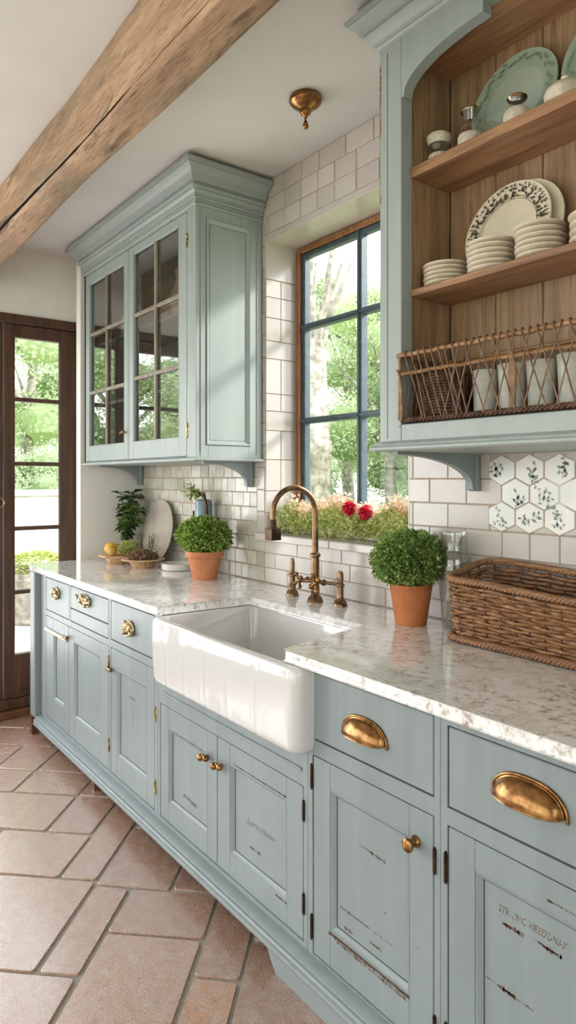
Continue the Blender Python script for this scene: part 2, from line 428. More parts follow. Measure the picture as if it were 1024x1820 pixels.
for (u0, u1, v0, v1, tn) in tiles:
    q = [(u0 + g, v0 + g), (u1 - g, v0 + g), (u1 - g, v1 - g), (u0 + g, v1 - g)]
    q = [(u + random.uniform(-.003, .003), w + random.uniform(-.003, .003)) for u, w in q]
    q = [(u * ca - w * sa, u * sa + w * ca) for u, w in q]
    for f in (lambda p: p[0] - XL - .01, lambda p: XR - .01 - p[0], lambda p: p[1] - YF - .01, lambda p: YB - .02 - p[1]):
        if len(q) > 2: q = clip(q, f)
    if len(q) < 3: continue
    q = roundpoly(q, .014)
    if len(q) < 3: continue
    n = len(q); cx = sum(p[0] for p in q) / n; cy = sum(p[1] for p in q) / n; b.tone = tn
    def sh(k, z):
        out = []
        for p in q:
            d = Vector((cx - p[0], cy - p[1])); L = max(d.length, 1e-6); out.append((p[0] + d.x / L * k, p[1] + d.y / L * k, z))
        return out
    b.rings([sh(-.002, -.008), sh(0, -.0012), sh(.0022, 0)], cap=(False, True))
b.build('flagstone_paving', 'slate', fl, 12)
# ceiling, walls
b = MB(); b.box(XL - .2, XR + .15, YF - .15, 2.02, ZC, ZC + .12); struct(b.build('ceiling', 'plaster', smooth=None))
b = MB(); y0, y1 = 1.774, 2.02
b.box(XL - .2, WX0, y0, y1, -.006, ZC); b.box(WX1, XR + .15, y0, y1, -.006, ZC); b.box(WX0, WX1, y0, y1, -.006, WZ0); b.box(WX0, WX1, y0, y1, WZ1, ZC)
wb = struct(b.build('wall_back', 'plaster_w', smooth=None))
# left wall with glazed doors: openings z .0-2.35, y -2.3 .. 1.56
b = MB(); b.box(XL - .18, XL, YF, -2.2, 0, ZC); b.box(XL - .18, XL, -2.2, 1.56, 2.352, ZC); b.box(XL - .18, XL, 1.56, 1.774, 0, ZC)
struct(b.build('wall_left', 'plaster_w', smooth=None))
b = MB(); b.box(-3.90, -3.834, 1.405, 1.774, 0, ZC - .002, .003); struct(b.build('wall_return', 'plaster_w', smooth=None))
b = MB()
b.box(XL - .18, -3.5, YF - .15, YF, 0, ZC); b.box(1.1, XR + .15, YF - .15, YF, 0, ZC); b.box(-3.5, 1.1, YF - .15, YF, 2.5, ZC); b.box(-3.5, 1.1, YF - .15, YF, 0, .35)
struct(b.build('wall_front', 'plaster_w', smooth=None))
b = MB()
b.box(XR, XR + .15, YF, -1.95, 0, ZC); b.box(XR, XR + .15, .75, 1.774, 0, ZC); b.box(XR, XR + .15, -1.95, .75, 2.55, ZC); b.box(XR, XR + .15, -1.95, .75, 0, .45)
struct(b.build('wall_right', 'plaster_w', smooth=None))
# opposite windows: frame and glazing bars
b = MB()
for x in (-3.5, -2.35, -1.2, -.05, 1.05): b.box(x, x + .05, YF - .1, YF - .05, .35, 2.5)
for z in (.35, 1.4, 2.45): b.box(-3.5, 1.1, YF - .1, YF - .05, z, z + .05)
struct(b.build('window_2', 'doorwood', smooth=None))
b = MB()
for y in (-1.95, -1.05, -.15, .70): b.box(XR + .03, XR + .08, y, y + .05, .45, 2.55)
for z in (.45, 1.5, 2.5): b.box(XR + .03, XR + .08, -1.95, .75, z, z + .05)
struct(b.build('window_3', 'doorwood', smooth=None))

# ------------------------------------------------------------------ tiles on the back wall
def tile(b, x0, x1, z0, z1, g=.0016, t=.0075, c=.002, jit=.0008):
    b.tone = random.random(); dy = random.uniform(-jit, jit)
    b.box(x0 + g, x1 - g, YB + .004 - t + dy, YB + .004, z0 + g, z1 - g, c)
b = MB(); b.cur = 0
b.box(-3.834, WX0, YB, YB + .004, .9, ZC); b.box(WX1, XR, YB, YB + .004, .9, ZC); b.box(WX0, WX1, YB, YB + .004, .9, WZ0); b.box(WX0, WX1, YB, YB + .004, WZ1, ZC)
b.cur = 1
# above the window: three courses and a slim border
xs = [[-2.498, -2.465, -2.354, -2.231, -2.116, -1.954, -1.80, -1.68, -1.55], [-2.498, -2.465, -2.35, -2.235, -2.122, -2.02, -1.894, -1.76, -1.63], [-2.498, -2.465, -2.352, -2.24, -2.128, -2.02, -1.894, -1.77, -1.64]]
for i, row in enumerate(xs):
    z1 = 2.729 - i * .0793
    for a, c in zip(row, row[1:]): tile(b, a, c, z1 - .0793, z1)
b.tone = .4; b.box(-2.498, -1.55, YB - .004, YB + .004, 2.468, 2.490, .002)
# narrow column between the cabinet and the reveal
z = 1.14
while z < 2.7: tile(b, -2.56, -2.499, z, min(z + .10, 2.729)); z += .10
# right of the window
row = 0; z1 = 1.469; zs = [1.550, 1.469, 1.389, 1.308, 1.228, 1.147, 1.066, .985, .922]
for i in range(len(zs) - 1):
    zt, zb = zs[i], zs[i + 1]
    if i in (1, 3): ed = [-1.625, -1.607, -1.454, -1.29]; st, w = -1.29, .15
    elif i == 2: ed = [-1.625, -1.532, -1.379, -1.246]; st, w = -1.246, .15
    elif i == 4: ed = [-1.625, -1.607, -1.532, -1.385, -1.246]; st, w = -1.246, .0955
    elif i == 0: ed = [-1.625, -1.5, -1.3]; st, w = -1.3, .26
    elif i % 2: ed = [-1.625, -1.607, -1.454, -1.30]; st, w = -1.30, .15
    else: ed = [-1.625, -1.532, -1.379, -1.246]; st, w = -1.246, .15
    while st < -.05: st += w; ed.append(st)
    for a, c in zip(ed, ed[1:]): tile(b, a, c, zb, zt)
for zt in (1.55,):
    for k in range(12): tile(b, -1.62 + k * .14, -1.48 + k * .14, 1.55, 1.63)
# hexagon patch
def hexa(cx, cz, R, sx=.0955 / .0827): 
    return [(cx + R * math.sin(PI / 3 * k) * 1.0, cz + R * math.cos(PI / 3 * k)) for k in range(6)]
hexes = []
for rI, (cz, x0) in enumerate(((1.4155, -1.246), (1.3445, -1.198), (1.2735, -1.246))):
    for k in range(9): hexes.append((x0 + .0955 * k + (0 if rI != 1 else 0), cz, rI, k))
def hexpoly(cx, cz, w, h):  # pointy top
    return [(cx, cz + h), (cx + w, cz + h * .5), (cx + w, cz - h * .5), (cx, cz - h), (cx - w, cz - h * .5), (cx - w, cz + h * .5)]
for cx, cz, rI, k in hexes:
    b.cur = 0; b.tone = .5; b.prism(hexpoly(cx, cz, .0478, .0475), 1, YB + .003, YB - .0042)
    b.cur = 2; b.tone = random.random()
    p0 = hexpoly(cx, cz, .0458, .0455); p1 = hexpoly(cx, cz, .0442, .0438)
    b.rings([[(x, YB + .003, z) for x, z in p0], [(x, YB - .0040, z) for x, z in p0], [(x, YB - .0056, z) for x, z in p1]], cap=(False, True))
# painted sprigs
b.cur = 3; b.tone = .5; ys = YB - .0059
def spr(cx, cz, ang, L, nl=5, ll=.014):
    d = Vector((math.cos(ang), 0, math.sin(ang))); a = Vector((-d.z, 0, d.x)); p = Vector((cx, ys, cz)) - d * L / 2
    q = p + d * L; w = a * .0008
    b.add([p - w, p + w, q + w * .5, q - w * .5], [(0, 1, 2, 3)])
    for i in range(nl):
        o = p + d * L * (i + .6) / nl; sd = a * (1 if i % 2 else -1)
        dd = (d * .7 + sd * random.uniform(.5, 1)).normalized(); l = ll * random.uniform(.7, 1.2); n2 = Vector((-dd.z, 0, dd.x)) * l * .27
        o = o + sd * .001
        b.add([o, o + dd * l * .5 + n2, o + dd * l, o + dd * l * .5 - n2], [(0, 1, 2, 3)])
for cx, cz, rI, k in hexes:
    if (rI, k) in ((1, 2), (1, 3)) or k > 6: continue
    for j in range(3 if rI != 2 else 3):
        spr(cx + random.uniform(-.02, .02), cz + random.uniform(-.022, .022), random.uniform(0, 6.28), random.uniform(.028, .055), 4, random.uniform(.012, .020))
spr(-1.115, 1.325, .9, .03, 3, .011)
# zellige left of the window and the slabs under it
b.cur = 4
z = .922; i = 0
while z < 1.66:
    x = -3.832 + random.uniform(0, .03); xe = -2.56 if z > 1.10 else -2.50
    edges = [-3.834]
    while x < xe - .05: x += random.choice((.055, .075, .088, .10)); edges.append(min(x, xe))
    edges[-1] = xe
    for a, c in zip(edges, edges[1:]):
        if c - a > .006: tile(b, a, c, z, z + .0675, .0019, .0075, .002, .0014)
    z += .0675; i += 1
b.cur = 1
for zb, zt, ed in ((.922, .99, (-2.5, -2.33, -2.02, -1.74, -1.625)), (.99, 1.056, (-2.5, -2.42, -2.1, -1.93, -1.625)), (1.056, 1.113, (-2.5, -2.26, -1.98, -1.80, -1.625))):
    for a, c in zip(ed, ed[1:]): tile(b, a, c, zb, zt, .0012)
b.build('wall_tiling', ['grout', 'tile', 'hextile', 'sprig', 'zellige'], wb, 30)
# tiled left reveal, plain right reveal and soffit lining
b = MB(); b.cur = 0; b.box(WX0 - .004, WX0 + .002, YB, 1.94, WZ0, WZ1); b.cur = 1
zz = [1.147, 1.235, 1.333, 1.476, 1.608, 1.697, 1.776, 1.935, 2.016, 2.121, 2.215, 2.294]; full = (1, 4, 7)
for k, (z0, z1) in enumerate(zip(zz, zz[1:])):
    b.tone = random.random()
    sp = [1.768, 1.938] if z0 in (1.608, 1.935, 1.235) else [1.768, 1.853, 1.938]
    for a, c in zip(sp, sp[1:]):
        b.tone = random.random(); b.box(WX0 - .002, WX0 + .0065, a + .0012, c - .0012, z0 + .0012, z1 - .0012, .0018)
b.tone = .6; b.box(WX0 - .002, WX0 + .007, 1.768, 1.938, 2.296, WZ1, .0015)
b.box(WX0 + .007, WX1, 1.766, 1.938, WZ1 - .008, WZ1 + .002, .0015)
b.box(WX1 - .006, WX1 + .002, 1.768, 1.938, WZ0 + .03, WZ1 - .008, .0015)
b.build('reveal_lining', ['grout', 'tile'], wb, 30)
# window sill
b = MB(); b.box(-2.535, -2.02, 1.735, 1.94, 1.112, 1.144, .004); b.box(-2.018, -1.59, 1.735, 1.94, 1.112, 1.144, .004)
b2 = struct(b.build('trim_1', 'tile', smooth=30))
# window
wn = bpy.data.objects.new('window_1', None); COL.objects.link(wn); wn.location = (-2.06, 1.94, 1.144); wn['kind'] = 'structure'
b = MB(); zt, zb = WZ1 - .008, 1.144
def frame_ring(b, x0, x1, z0, z1, w, y0, y1, c=.003):
    b.box(x0, x0 + w, y0, y1, z0, z1, c); b.box(x1 - w, x1, y0, y1, z0, z1, c)
    b.box(x0 + w, x1 - w, y0, y1, z1 - w, z1, c); b.box(x0 + w, x1 - w, y0, y1, z0, z0 + w, c)
frame_ring(b, WX0 + .007, WX1 - .006, zb, zt, .026, 1.938, 2.0, .004)
frame_ring(b, WX0 + .03, WX1 - .03, zb + .022, zt - .022, .008, 1.932, 1.945, .002)
b.build('window_frame', 'framewood', wn)
b = MB(); X0, X1 = WX0 + .038, WX1 - .036; Z0, Z1 = zb + .03, zt - .028
frame_ring(b, X0, X1, Z0, Z1, .022, 1.950, 1.985, .003)
xm = (X0 + X1) / 2 - .01
b.box(xm - .014, xm + .014, 1.946, 1.985, Z0, Z1, .003); b.box(xm - .005, xm + .005, 1.940, 1.95, Z0, Z1, .001)
for zc in (2.09, 1.657): b.box(X0, X1, 1.946, 1.985, zc - .013, zc + .013, .003); b.box(X0, X1, 1.940, 1.95, zc - .005, zc + .005, .001)
b.build('glazing_bars', 'steel', wn)
b = MB()
for xa, xb in ((X0 + .02, xm - .012), (xm + .012, X1 - .02)):
    for za, zc in ((Z0 + .02, 1.646), (1.668, 2.079), (2.101, Z1 - .02)): b.box(xa, xb, 1.966, 1.969, za, zc)
b.build('window_pane', 'pane', wn, None)

# ------------------------------------------------------------------ garden doors (left wall)
def garden_door(name, ya, yb, stile_l, stile_r, handle=None):
    e = bpy.data.objects.new(name, None); COL.objects.link(e); e.location = (XL - .03, (ya + yb) / 2, 0); e['kind'] = 'structure'
    x0, x1 = XL - .055, XL - .01; pa, pb = ya + stile_l, yb - stile_r
    b = MB()
    b.box(x0, x1, ya, pa, .10, 2.298, .004); b.box(x0, x1, pb, yb, .10, 2.298, .004)
    b.box(x0, x1, pa, pb, 2.222, 2.298, .003); b.box(x0, x1, pa, pb, .10, .355, .003)
    b.box(x1 - .002, x1 + .006, pa + .02, pb - .02, .14, .33, .004)
    b.build('door_leaf', 'doorwood', e)
    b = MB(); zs = [.355, .72, 1.095, 1.478, 1.858, 2.222]
    for z in zs[1:-1]: b.box(x0 + .005, x1 - .003, pa, pb, z - .012, z + .012, .003)
    for a, c in zip(zs, zs[1:]):  # glazing beads
        b.box(x1 - .012, x1 - .004, pa, pa + .006, a, c); b.box(x1 - .012, x1 - .004, pb - .006, pb, a, c)
    b.build('glazing_bar', 'doorwood', e)
    b = MB()
    for a, c in zip(zs, zs[1:]): b.box(x0 + .02, x0 + .024, pa, pb, a, c)
    b.build('door_pane', 'pane', e, None)
    if handle is not None:
        b = MB(); pts = [(x1 + .02, handle + .028 * math.sin(t), 1.25 + .028 * math.cos(t)) for t in np.linspace(0, 2 * PI, 25)]
        b.tube(pts, .004, 8, False); b.tube([(x1 - .002, handle, 1.28), (x1 + .022, handle, 1.278)], .006, 8)
        b.build('door_handle', 'brass_lt', e)
    return e
garden_door('door_1', 1.062, 1.49, .056, .10)
garden_door('door_2', .20, 1.056, .09, .056, handle=1.03)
garden_door('door_3', -.02, .18, .04, .04)
garden_door('door_4', -1.2, -.1, .1, .1)
garden_door('door_5', -2.1, -1.24, .1, .1)
b = MB()
b.box(XL - .12, XL + .02, 1.49, 1.56, 0, 2.352, .004); b.box(XL - .12, XL + .02, -2.2, -2.1, 0, 2.352, .004)
b.box(XL - .12, XL + .02, -2.2, 1.56, 2.30, 2.352, .004); b.box(XL - .10, XL, -.1, -.02, 0, 2.30, .003); b.box(XL - .10, XL, .18, .20, 0, 2.30, .003)
b.box(XL - .10, XL, -1.24, -1.2, 0, 2.30, .003)
b.box(XL - .12, XL + .012, -2.2, 1.49, .045, .10, .004)
struct(b.build('trim_2', 'doorwood'))
b = MB(); b.box(XL - .14, XL + .045, -2.2, 1.58, -.002, .043, .006); struct(b.build('trim_3', 'legwood'))

# ------------------------------------------------------------------ ceiling beam
b = MB(); rs = []; rc = []
random.seed(3)
N = 90
for i in range(N + 1):
    x = -4.118 + (XR + 4.116) * i / N
    w = lambda a, f, p: a * math.sin(x * f + p) + a * .5 * math.sin(x * f * 2.7 + p * 2)
    yl, yr, zb = .812 + w(.006, 2.1, 1), .945 + w(.005, 1.7, 2), 2.500 + w(.005, 1.9, .5)
    o = max(0, min(1, (-1.75 - x) / 1.6)) * .013 + .0005   # split opening towards the far end
    cz = zb + .016 + w(.006, 1.3, .2)
    ring = [(yl + .006, ZC - .001), (yl, ZC - .02), (yl - .002, zb + .14), (yl, cz + o + .012), (yl + .002, cz + o), (yl + .03, cz + o * .4 + .01), (yl + .034, cz), (yl + .004, cz - o * .4), (yl + .012, zb + .001), (yl + .03, zb - .001),
            ((yl + yr) / 2, zb + .002 + w(.002, 5, 1)), (yr - .022, zb), (yr - .006, zb + .006), (yr, zb + .025), (yr + .002, ZC - .03), (yr, ZC - .001)]
    ring = [(x, y + random.uniform(-.0012, .0012), z + random.uniform(-.0012, .0012) if z < ZC - .01 else z) for y, z in ring]
    rs.append(ring)
b.rings(rs); nr_ = len(rs[0])
for i in range(N):
    if -4.2 + 6.3 * i / N < -1.95:
        for j in (4, 5, 6): b.mi[i * nr_ + j] = 1
bw = NT('old oak beam surface')
g_ = bw.noise(1.7, 9, .68, bw.coord((1.2, 9, 9)), .8); kn = bw.noise(4.2, 4, .6, bw.coord((.5, 2.4, 2.4)), .5); gy = bw.noise(1.9, 4, .6, bw.coord((.8, 3, 3))); ff = bw.noise(5, 6, .75, bw.coord((2.2, 40, 40)))
cc_ = bw.ramp(g_, [(.25, srgb(112, 84, 62)), (.45, srgb(172, 138, 108)), (.7, srgb(200, 168, 136))])
cc_ = bw.mix(bw.ramp(gy, [(.48, K(0)), (.66, K(.75))]), cc_, srgb(134, 118, 98)); cc_ = bw.mix(bw.ramp(kn, [(.60, K(0)), (.68, K(.85))]), cc_, srgb(78, 54, 36)); cc_ = bw.mix(bw.ramp(ff, [(.36, K(.85)), (.48, K(0))]), cc_, srgb(92, 66, 46))
bw.set(**{'Base Color': cc_, 'Roughness': .72}); bw.bump(ff, .6, .004)
bm_ = b.build('ceiling_beam', [bw.m, 'crack'], smooth=50); setorigin(bm_, (-1, .88, 2.5))
tag(bm_, 'rough hewn oak ceiling beam with a long split, running under the white ceiling', 'beam')

# ------------------------------------------------------------------ brass ceiling fitting
t = thing('ceiling_fitting', (-1.852, 1.485, 2.63), 'small brass ceiling rose with a teardrop pull under the white ceiling', 'ceiling fitting')
c = (-1.852, 1.485, 0)
b = MB(); b.lathe([(0, 2.7295), (.055, 2.7295), (.058, 2.722), (.058, 2.714), (.054, 2.708), (.05, 2.704), (.04, 2.696), (.024, 2.688), (.019, 2.684), (0, 2.684)], c, 40); b.build('rose', 'brass', t, 40)
b = MB(); b.lathe([(0, 2.686), (.02, 2.686), (.021, 2.68), (.017, 2.670), (.008, 2.664), (.005, 2.656), (0, 2.655)], c, 28); b.build('collar', 'brass', t, 40)
b = MB(); b.lathe([(0, 2.657), (.0035, 2.655), (.004, 2.648), (.009, 2.638), (.0115, 2.629), (.009, 2.621), (.003, 2.617), (0, 2.6165)], c, 24); b.build('teardrop_pull', 'brass', t, 40)

# ================================================================== BASE CABINETS
FY = 1.147   # face plane
def marks(parent, name, strokes, y, mat='worn', seed=0, label=None):
    """irregular chips of missing paint lying on a painted face: strokes (x0,x1,z0,z1,height,density)"""
    rnd = random.Random(seed)
    for (x0, x1, z0, z1, h, den) in strokes:
        b = MB()
        L = math.hypot(x1 - x0, z1 - z0); n = max(2, int(L / .004 * den)); vert = abs(z1 - z0) > abs(x1 - x0)
        for i in range(n):
            f = (i + rnd.random()) / n; x = x0 + (x1 - x0) * f; z = z0 + (z1 - z0) * f
            if rnd.random() < .18: continue
            a = rnd.uniform(.3, 1.25) * h; w = rnd.uniform(.0008, .0038)
            if rnd.random() < .35: w *= 1.8; a *= .5
            dx, dz = (w, a) if not vert else (a, w)
            k = 5; pts = []
            for j in range(k):
                t_ = 2 * PI * (j + rnd.uniform(-.3, .3)) / k
                pts.append((x + dx * .6 * math.cos(t_) + rnd.uniform(-.3, .3) * dx, y - .0004, z + dz * .5 * math.sin(t_)))
            b.add(pts, [list(range(k))])
        if b.v: b.build(name, mat, parent, None)

def stencil(parent, txt, x0, z0, size, y, shear=0.0, seed=1, mat='worn', width=None):
    cu = bpy.data.curves.new('lettering', 'FONT'); cu.body = txt; cu.size = size; cu.shear = shear; cu.resolution_u = 2
    to = bpy.data.objects.new('lettering', cu); COL.objects.link(to)
    bpy.context.view_layer.update(); dg = bpy.context.evaluated_depsgraph_get()
    me = bpy.data.meshes.new_from_object(to.evaluated_get(dg)); bpy.data.objects.remove(to)
    rnd = random.Random(seed); b = MB(); vs = [v.co.copy() for v in me.vertices]
    xm = max(v.x for v in vs); sx = (width / xm) if width else 1
    for p in me.polygons:
        cx = sum(vs[i].x for i in p.vertices) / len(p.vertices)
        if rnd.random() < .22: continue
        b.add([(x0 + vs[i].x * sx, y - .0004, z0 + vs[i].y) for i in p.vertices], [list(range(len(p.vertices)))])
    return b.build('worn_lettering', mat, parent, None)
def panel_door(parent, x0, x1, z0, z1, sl, sr, tr, br, y=FY, dp=.012, mat='paint', name='door'):
    """framed door with recessed panel; the front face at y"""
    b = MB(); t = .021
    b.box(x0, x0 + sl, y, y + t, z0, z1, .0015); b.box(x1 - sr, x1, y, y + t, z0, z1, .0015)
    b.box(x0 + sl, x1 - sr, y + .0002, y + t, z1 - tr, z1, .001); b.box(x0 + sl, x1 - sr, y + .0002, y + t, z0, z0 + br, .001)
    xa, xb, za, zb = x0 + sl, x1 - sr, z0 + br, z1 - tr
    # moulding ring sloping in to the panel
    def R(i, yy): return [(xa + i, yy, za + i), (xb - i, yy, za + i), (xb - i, yy, zb - i), (xa + i, yy, zb - i)]
    rs = [R(0, y + .0025), R(.002, y + .0006), R(.004, y + .0012), R(.0135, y + .0098), R(.014, y + dp)]
    b.rings(rs, cap=(False, False))
    b.cur = 1; b.rings([R(.0138, y + dp - .0003), R(.0156, y + dp - .0003)], cap=(False, False)); b.cur = 0
    b.rings([R(.0156, y + dp), R(.0158, y + dp)], cap=(False, True))
    return b.build(name, [mat, 'groove'], parent, 30)
def slab(parent, x0, x1, z0, z1, name='drawer', y=FY, mat='paint'):
    b = MB(); b.box(x0, x1, y, y + .02, z0, z1, .0022); return b.build(name, mat, parent, 30)
def cup_pull(parent, cx, cz, w=.158, h=.048, p=.032, y=FY, mat='brass'):
    b = MB(); n = 24; m = 9; rs = []
    for i in range(n + 1):
        s_ = -1 + 2 * i / n; k = max(1 - abs(s_) ** 2.6, 0.0004) ** .5; ring = []
        for j in range(m + 1):
            a = PI / 2 * j / m; ring.append((cx + s_ * w / 2 * .93, y - .0008 - p * k * math.sin(a), cz + .002 + h * k * math.cos(a) * .9 - .004 * math.sin(a) * k))
        rs.append(ring)
    b.rings(rs, closed=False, cap=(False, False))
    rs2 = [[(q[0], min(y - .0006, q[1] + .002), q[2] - .0015) for q in r_] for r_ in rs]; b.rings(rs2, closed=False, cap=(False, False))
    arch = []
    for i in range(33):
        a = PI * i / 32; s_ = -math.cos(a); k = max(1 - abs(s_) ** 2.6, 0) ** .5
        arch.append((cx + s_ * w / 2 * .97, y - .003, cz + h * k))
    b.tube([(arch[0][0], y - .004, cz - .006)] + arch + [(arch[-1][0], y - .004, cz - .006)], .0036, 8)
    inner = [(cx + (x_ - cx) * .93, y - .006, cz + (z_ - cz) * .92) for x_, _, z_ in arch]; b.tube(inner, .0022, 6)
    lip = [(q[-1][0], q[-1][1], q[-1][2]) for q in rs]; b.tube(lip, .0018, 6)
    return b.build('cup_pull', mat, parent, 50)
def ornate_pull(parent, cx, cz, w, h, seed, y=FY):
    rnd = random.Random(seed); b = MB()
    b.ball((cx, y - .006, cz), 1, (w * .46, .008, h * .44), 20, 9)
    for k in range(9):  # gadrooned shell ribs
        a = PI * (k + .5) / 9; b.tube([(cx - math.cos(a) * w * .05, y - .016, cz + h * .3 - .35 * h), (cx - math.cos(a) * w * .3, y - .02, cz + h * (.05 + .22 * math.sin(a))), (cx - math.cos(a) * w * .47, y - .006, cz - h * .1 + h * .5 * math.sin(a))], [.003, .0045, .003], 7)
    for k in range(10):
        b.ball((cx + rnd.uniform(-.4, .4) * w, y - rnd.uniform(.010, .02), cz + rnd.uniform(-.35, .3) * h), rnd.uniform(.006, .011), (1.2, 1, 1), 8, 6, .15)
    b.tube([(cx - w * .44, y - .012, cz - h * .3), (cx, y - .018, cz - h * .42), (cx + w * .44, y - .012, cz - h * .3)], .0045, 8)
    return b.build('shell_pull', 'brass_lt', parent, 50)
def knob(parent, cx, cz, y=FY, mat='brass', r=.0145, L=.036):
    b = MB(); mt = rot_to((0, -1, 0))
    b.lathe([(0, -.0005), (r * .95, -.0005), (r * .95, .004), (r * .8, .007), (r * .62, .012), (r * .6, L * .55), (r * .85, L * .62), (r * 1.08, L * .74), (r * 1.05, L * .88), (r * .7, L * .98), (0, L)], (cx, y, cz), 22, mt)
    return b.build('knob', mat, parent, 45)
def twin_knob(parent, cx, cz, y=FY):
    b = MB()
    b.tube([(cx, y + .001, cz), (cx, y - .02, cz)], .005, 10)
    b.tube([(cx - .012, y - .018, cz), (cx + .016, y - .018, cz + .002)], .0045, 8)
    b.ball((cx - .014, y - .022, cz - .003), .0125, (1, 1, 1), 14, 9); b.ball((cx + .017, y - .02, cz + .003), .0115, (1.1, 1, .95), 14, 9); b.ball((cx, y - .02, cz + .006), .006)
    return b.build('knob', 'brass', parent, 60)
def bar_latch(parent, cx, cz, y=FY):
    b = MB(); b.tube([(cx, y + .001, cz), (cx, y - .016, cz)], .004, 8); b.tube([(cx - .014, y - .016, cz + .001), (cx + .022, y - .016, cz - .001)], [.007, .006], 10)
    b.ball((cx + .022, y - .014, cz), .009, n=10, m=7); b.ball((cx - .014, y - .016, cz), .0085, n=10, m=7); return b.build('knob', 'bronze', parent, 60)
def hinge(parent, cx, cz, h=.055, y=FY, mat='darkiron', r=.0042):
    b = MB(); c = (cx, y - .0025, cz)
    b.lathe([(0, -h / 2 - .006), (r * .7, -h / 2 - .004), (r * .5, -h / 2), (r, -h / 2), (r, -h / 6), (r * .85, -h / 6), (r * .85, -h / 6 + .001), (r, -h / 6 + .001), (r, h / 6), (r * .85, h / 6), (r, h / 6 + .001), (r, h / 2), (r * .5, h / 2), (r * .7, h / 2 + .004), (0, h / 2 + .006)], c, 12)
    if mat != 'darkiron':
        b.box(cx - .010, cx + .010, y - .0012, y + .0002, cz - h * .38, cz + h * .38, .0004)
        for s_ in (-1, 1): b.ball((cx + s_ * .007, y - .0015, cz + h * .2 * s_), .002, n=6, m=4)
    return b.build('hinge', mat, parent, 45)
def cab_body(parent, x0, x1, openings, ztop=.888, zbot=.113, top_open=None):
    """face frame with given openings [(x0,x1,z0,z1)], carcass behind"""
    b = MB(); xs = sorted({x0, x1} | {o[0] for o in openings} | {o[1] for o in openings}); zs = sorted({zbot, ztop} | {o[2] for o in openings} | {o[3] for o in openings})
    for i in range(len(xs) - 1):
        run = None
        for j in range(len(zs) - 1):
            cx, cz = (xs[i] + xs[i + 1]) / 2, (zs[j] + zs[j + 1]) / 2
            hole = any(o[0] < cx < o[1] and o[2] < cz < o[3] for o in openings)
            if not hole: b.box(xs[i], xs[i + 1], FY, FY + .022, zs[j], zs[j + 1])
    zt = top_open if top_open else ztop
    b.box(x0, x0 + .01, FY + .022, YB - .012, zbot, zt - .002); b.box(x1 - .01, x1, FY + .022, YB - .012, zbot, zt - .002)
    b.box(x0 + .01, x1 - .01, FY + .022, YB - .012, zbot, zbot + .016); b.box(x0 + .01, x1 - .01, YB - .022, YB - .012, zbot + .016, zt - .002)
    b.cur = 1; b.box(x0 + .011, x1 - .011, FY + .0225, FY + .026, zbot + .017, zt - .004)
    return b.build('cabinet_body', ['paint', 'groove'], parent, 30)
G = .0034
# --- unit A : far left, two doors, two drawers, corner post
A = thing('base_cabinet', (-3.28, 1.45, .1), 'far left blue base cabinet with corner post and two small drawers over two doors', 'cabinet')
cab_body(A, -3.72, -2.782, [(-3.633, -3.278, .695, .87), (-3.262, -2.79, .695, .87), (-3.633, -3.288, .13, .668), (-3.288, -2.79, .13, .668)])
b = MB(); b.box(-3.80, -3.722, 1.112, 1.765, .10, .887, .006); b.build('corner_post', 'paint', A)
d = slab(A, -3.633 + G, -3.278 - G, .695 + G, .87 - G); ornate_pull(d, -3.462, .806, .115, .07, 2)
d = slab(A, -3.262 + G, -2.79 - G, .762, .87 - G); ornate_pull(d, -3.05, .826, .135, .06, 5)
b = MB(); b.tube([(-3.15, FY - .012, .838), (-3.105, FY - .02, .832)], .007, 8); b.build('pull_stub', 'bronze', d)
slab(A, -3.262 + G, -2.79 - G, .695 + G, .757, 'fascia')
d1 = panel_door(A, -3.633 + G, -3.288 - G / 2, .13 + G, .668 - G, .115, .06, .075, .115)
b = MB(); b.box(-3.632, -3.30, FY - .012, FY + .0002, .585, .604, .005); b.build('rail_batten', 'worn_pale', d1)
bar_latch(d1, -3.30, .612)
d2 = panel_door(A, -3.288 + G / 2, -2.79 - G, .13 + G, .668 - G, .075, .095, .062, .105)
marks(d2, 'scuffs', [(-3.12, -3.08, .47, .53, .02, .5), (-3.03, -3.02, .33, .40, .03, .5), (-2.96, -2.93, .33, .40, .03, .7), (-3.15, -3.13, .36, .42, .02, .5), (-2.95, -2.94, .46, .54, .02, .5)], FY + .012, 'worn_grey', 3)
# --- unit B
B = thing('base_cabinet', (-2.55, 1.45, .1), 'narrow blue base cabinet left of the sink with one drawer over one door', 'cabinet')
cab_body(B, -2.780, -2.322, [(-2.765, -2.345, .70, .872), (-2.765, -2.345, .13, .668)])
d = slab(B, -2.765 + G, -2.345 - G, .70 + G, .872 - G); ornate_pull(d, -2.564, .785, .10, .072, 8)
d = panel_door(B, -2.765 + G, -2.345 - G, .13 + G, .668 - G, .062, .066, .08, .085); bar_latch(d, -2.757, .577)
marks(d, 'scuffs', [(-2.566, -2.566, .36, .47, .007, 1.5), (-2.60, -2.54, .497, .492, .018, 1), (-2.575, -2.57, .33, .345, .006, 1), (-2.42, -2.418, .24, .3, .006, .4)], FY + .012, 'worn_grey', 4)
for z in (.60, .243): hinge(B, -2.784, z, .05, mat='brass_lt')
for z in (.498, .222): hinge(B, -2.338, z, .05, mat='brass_lt')
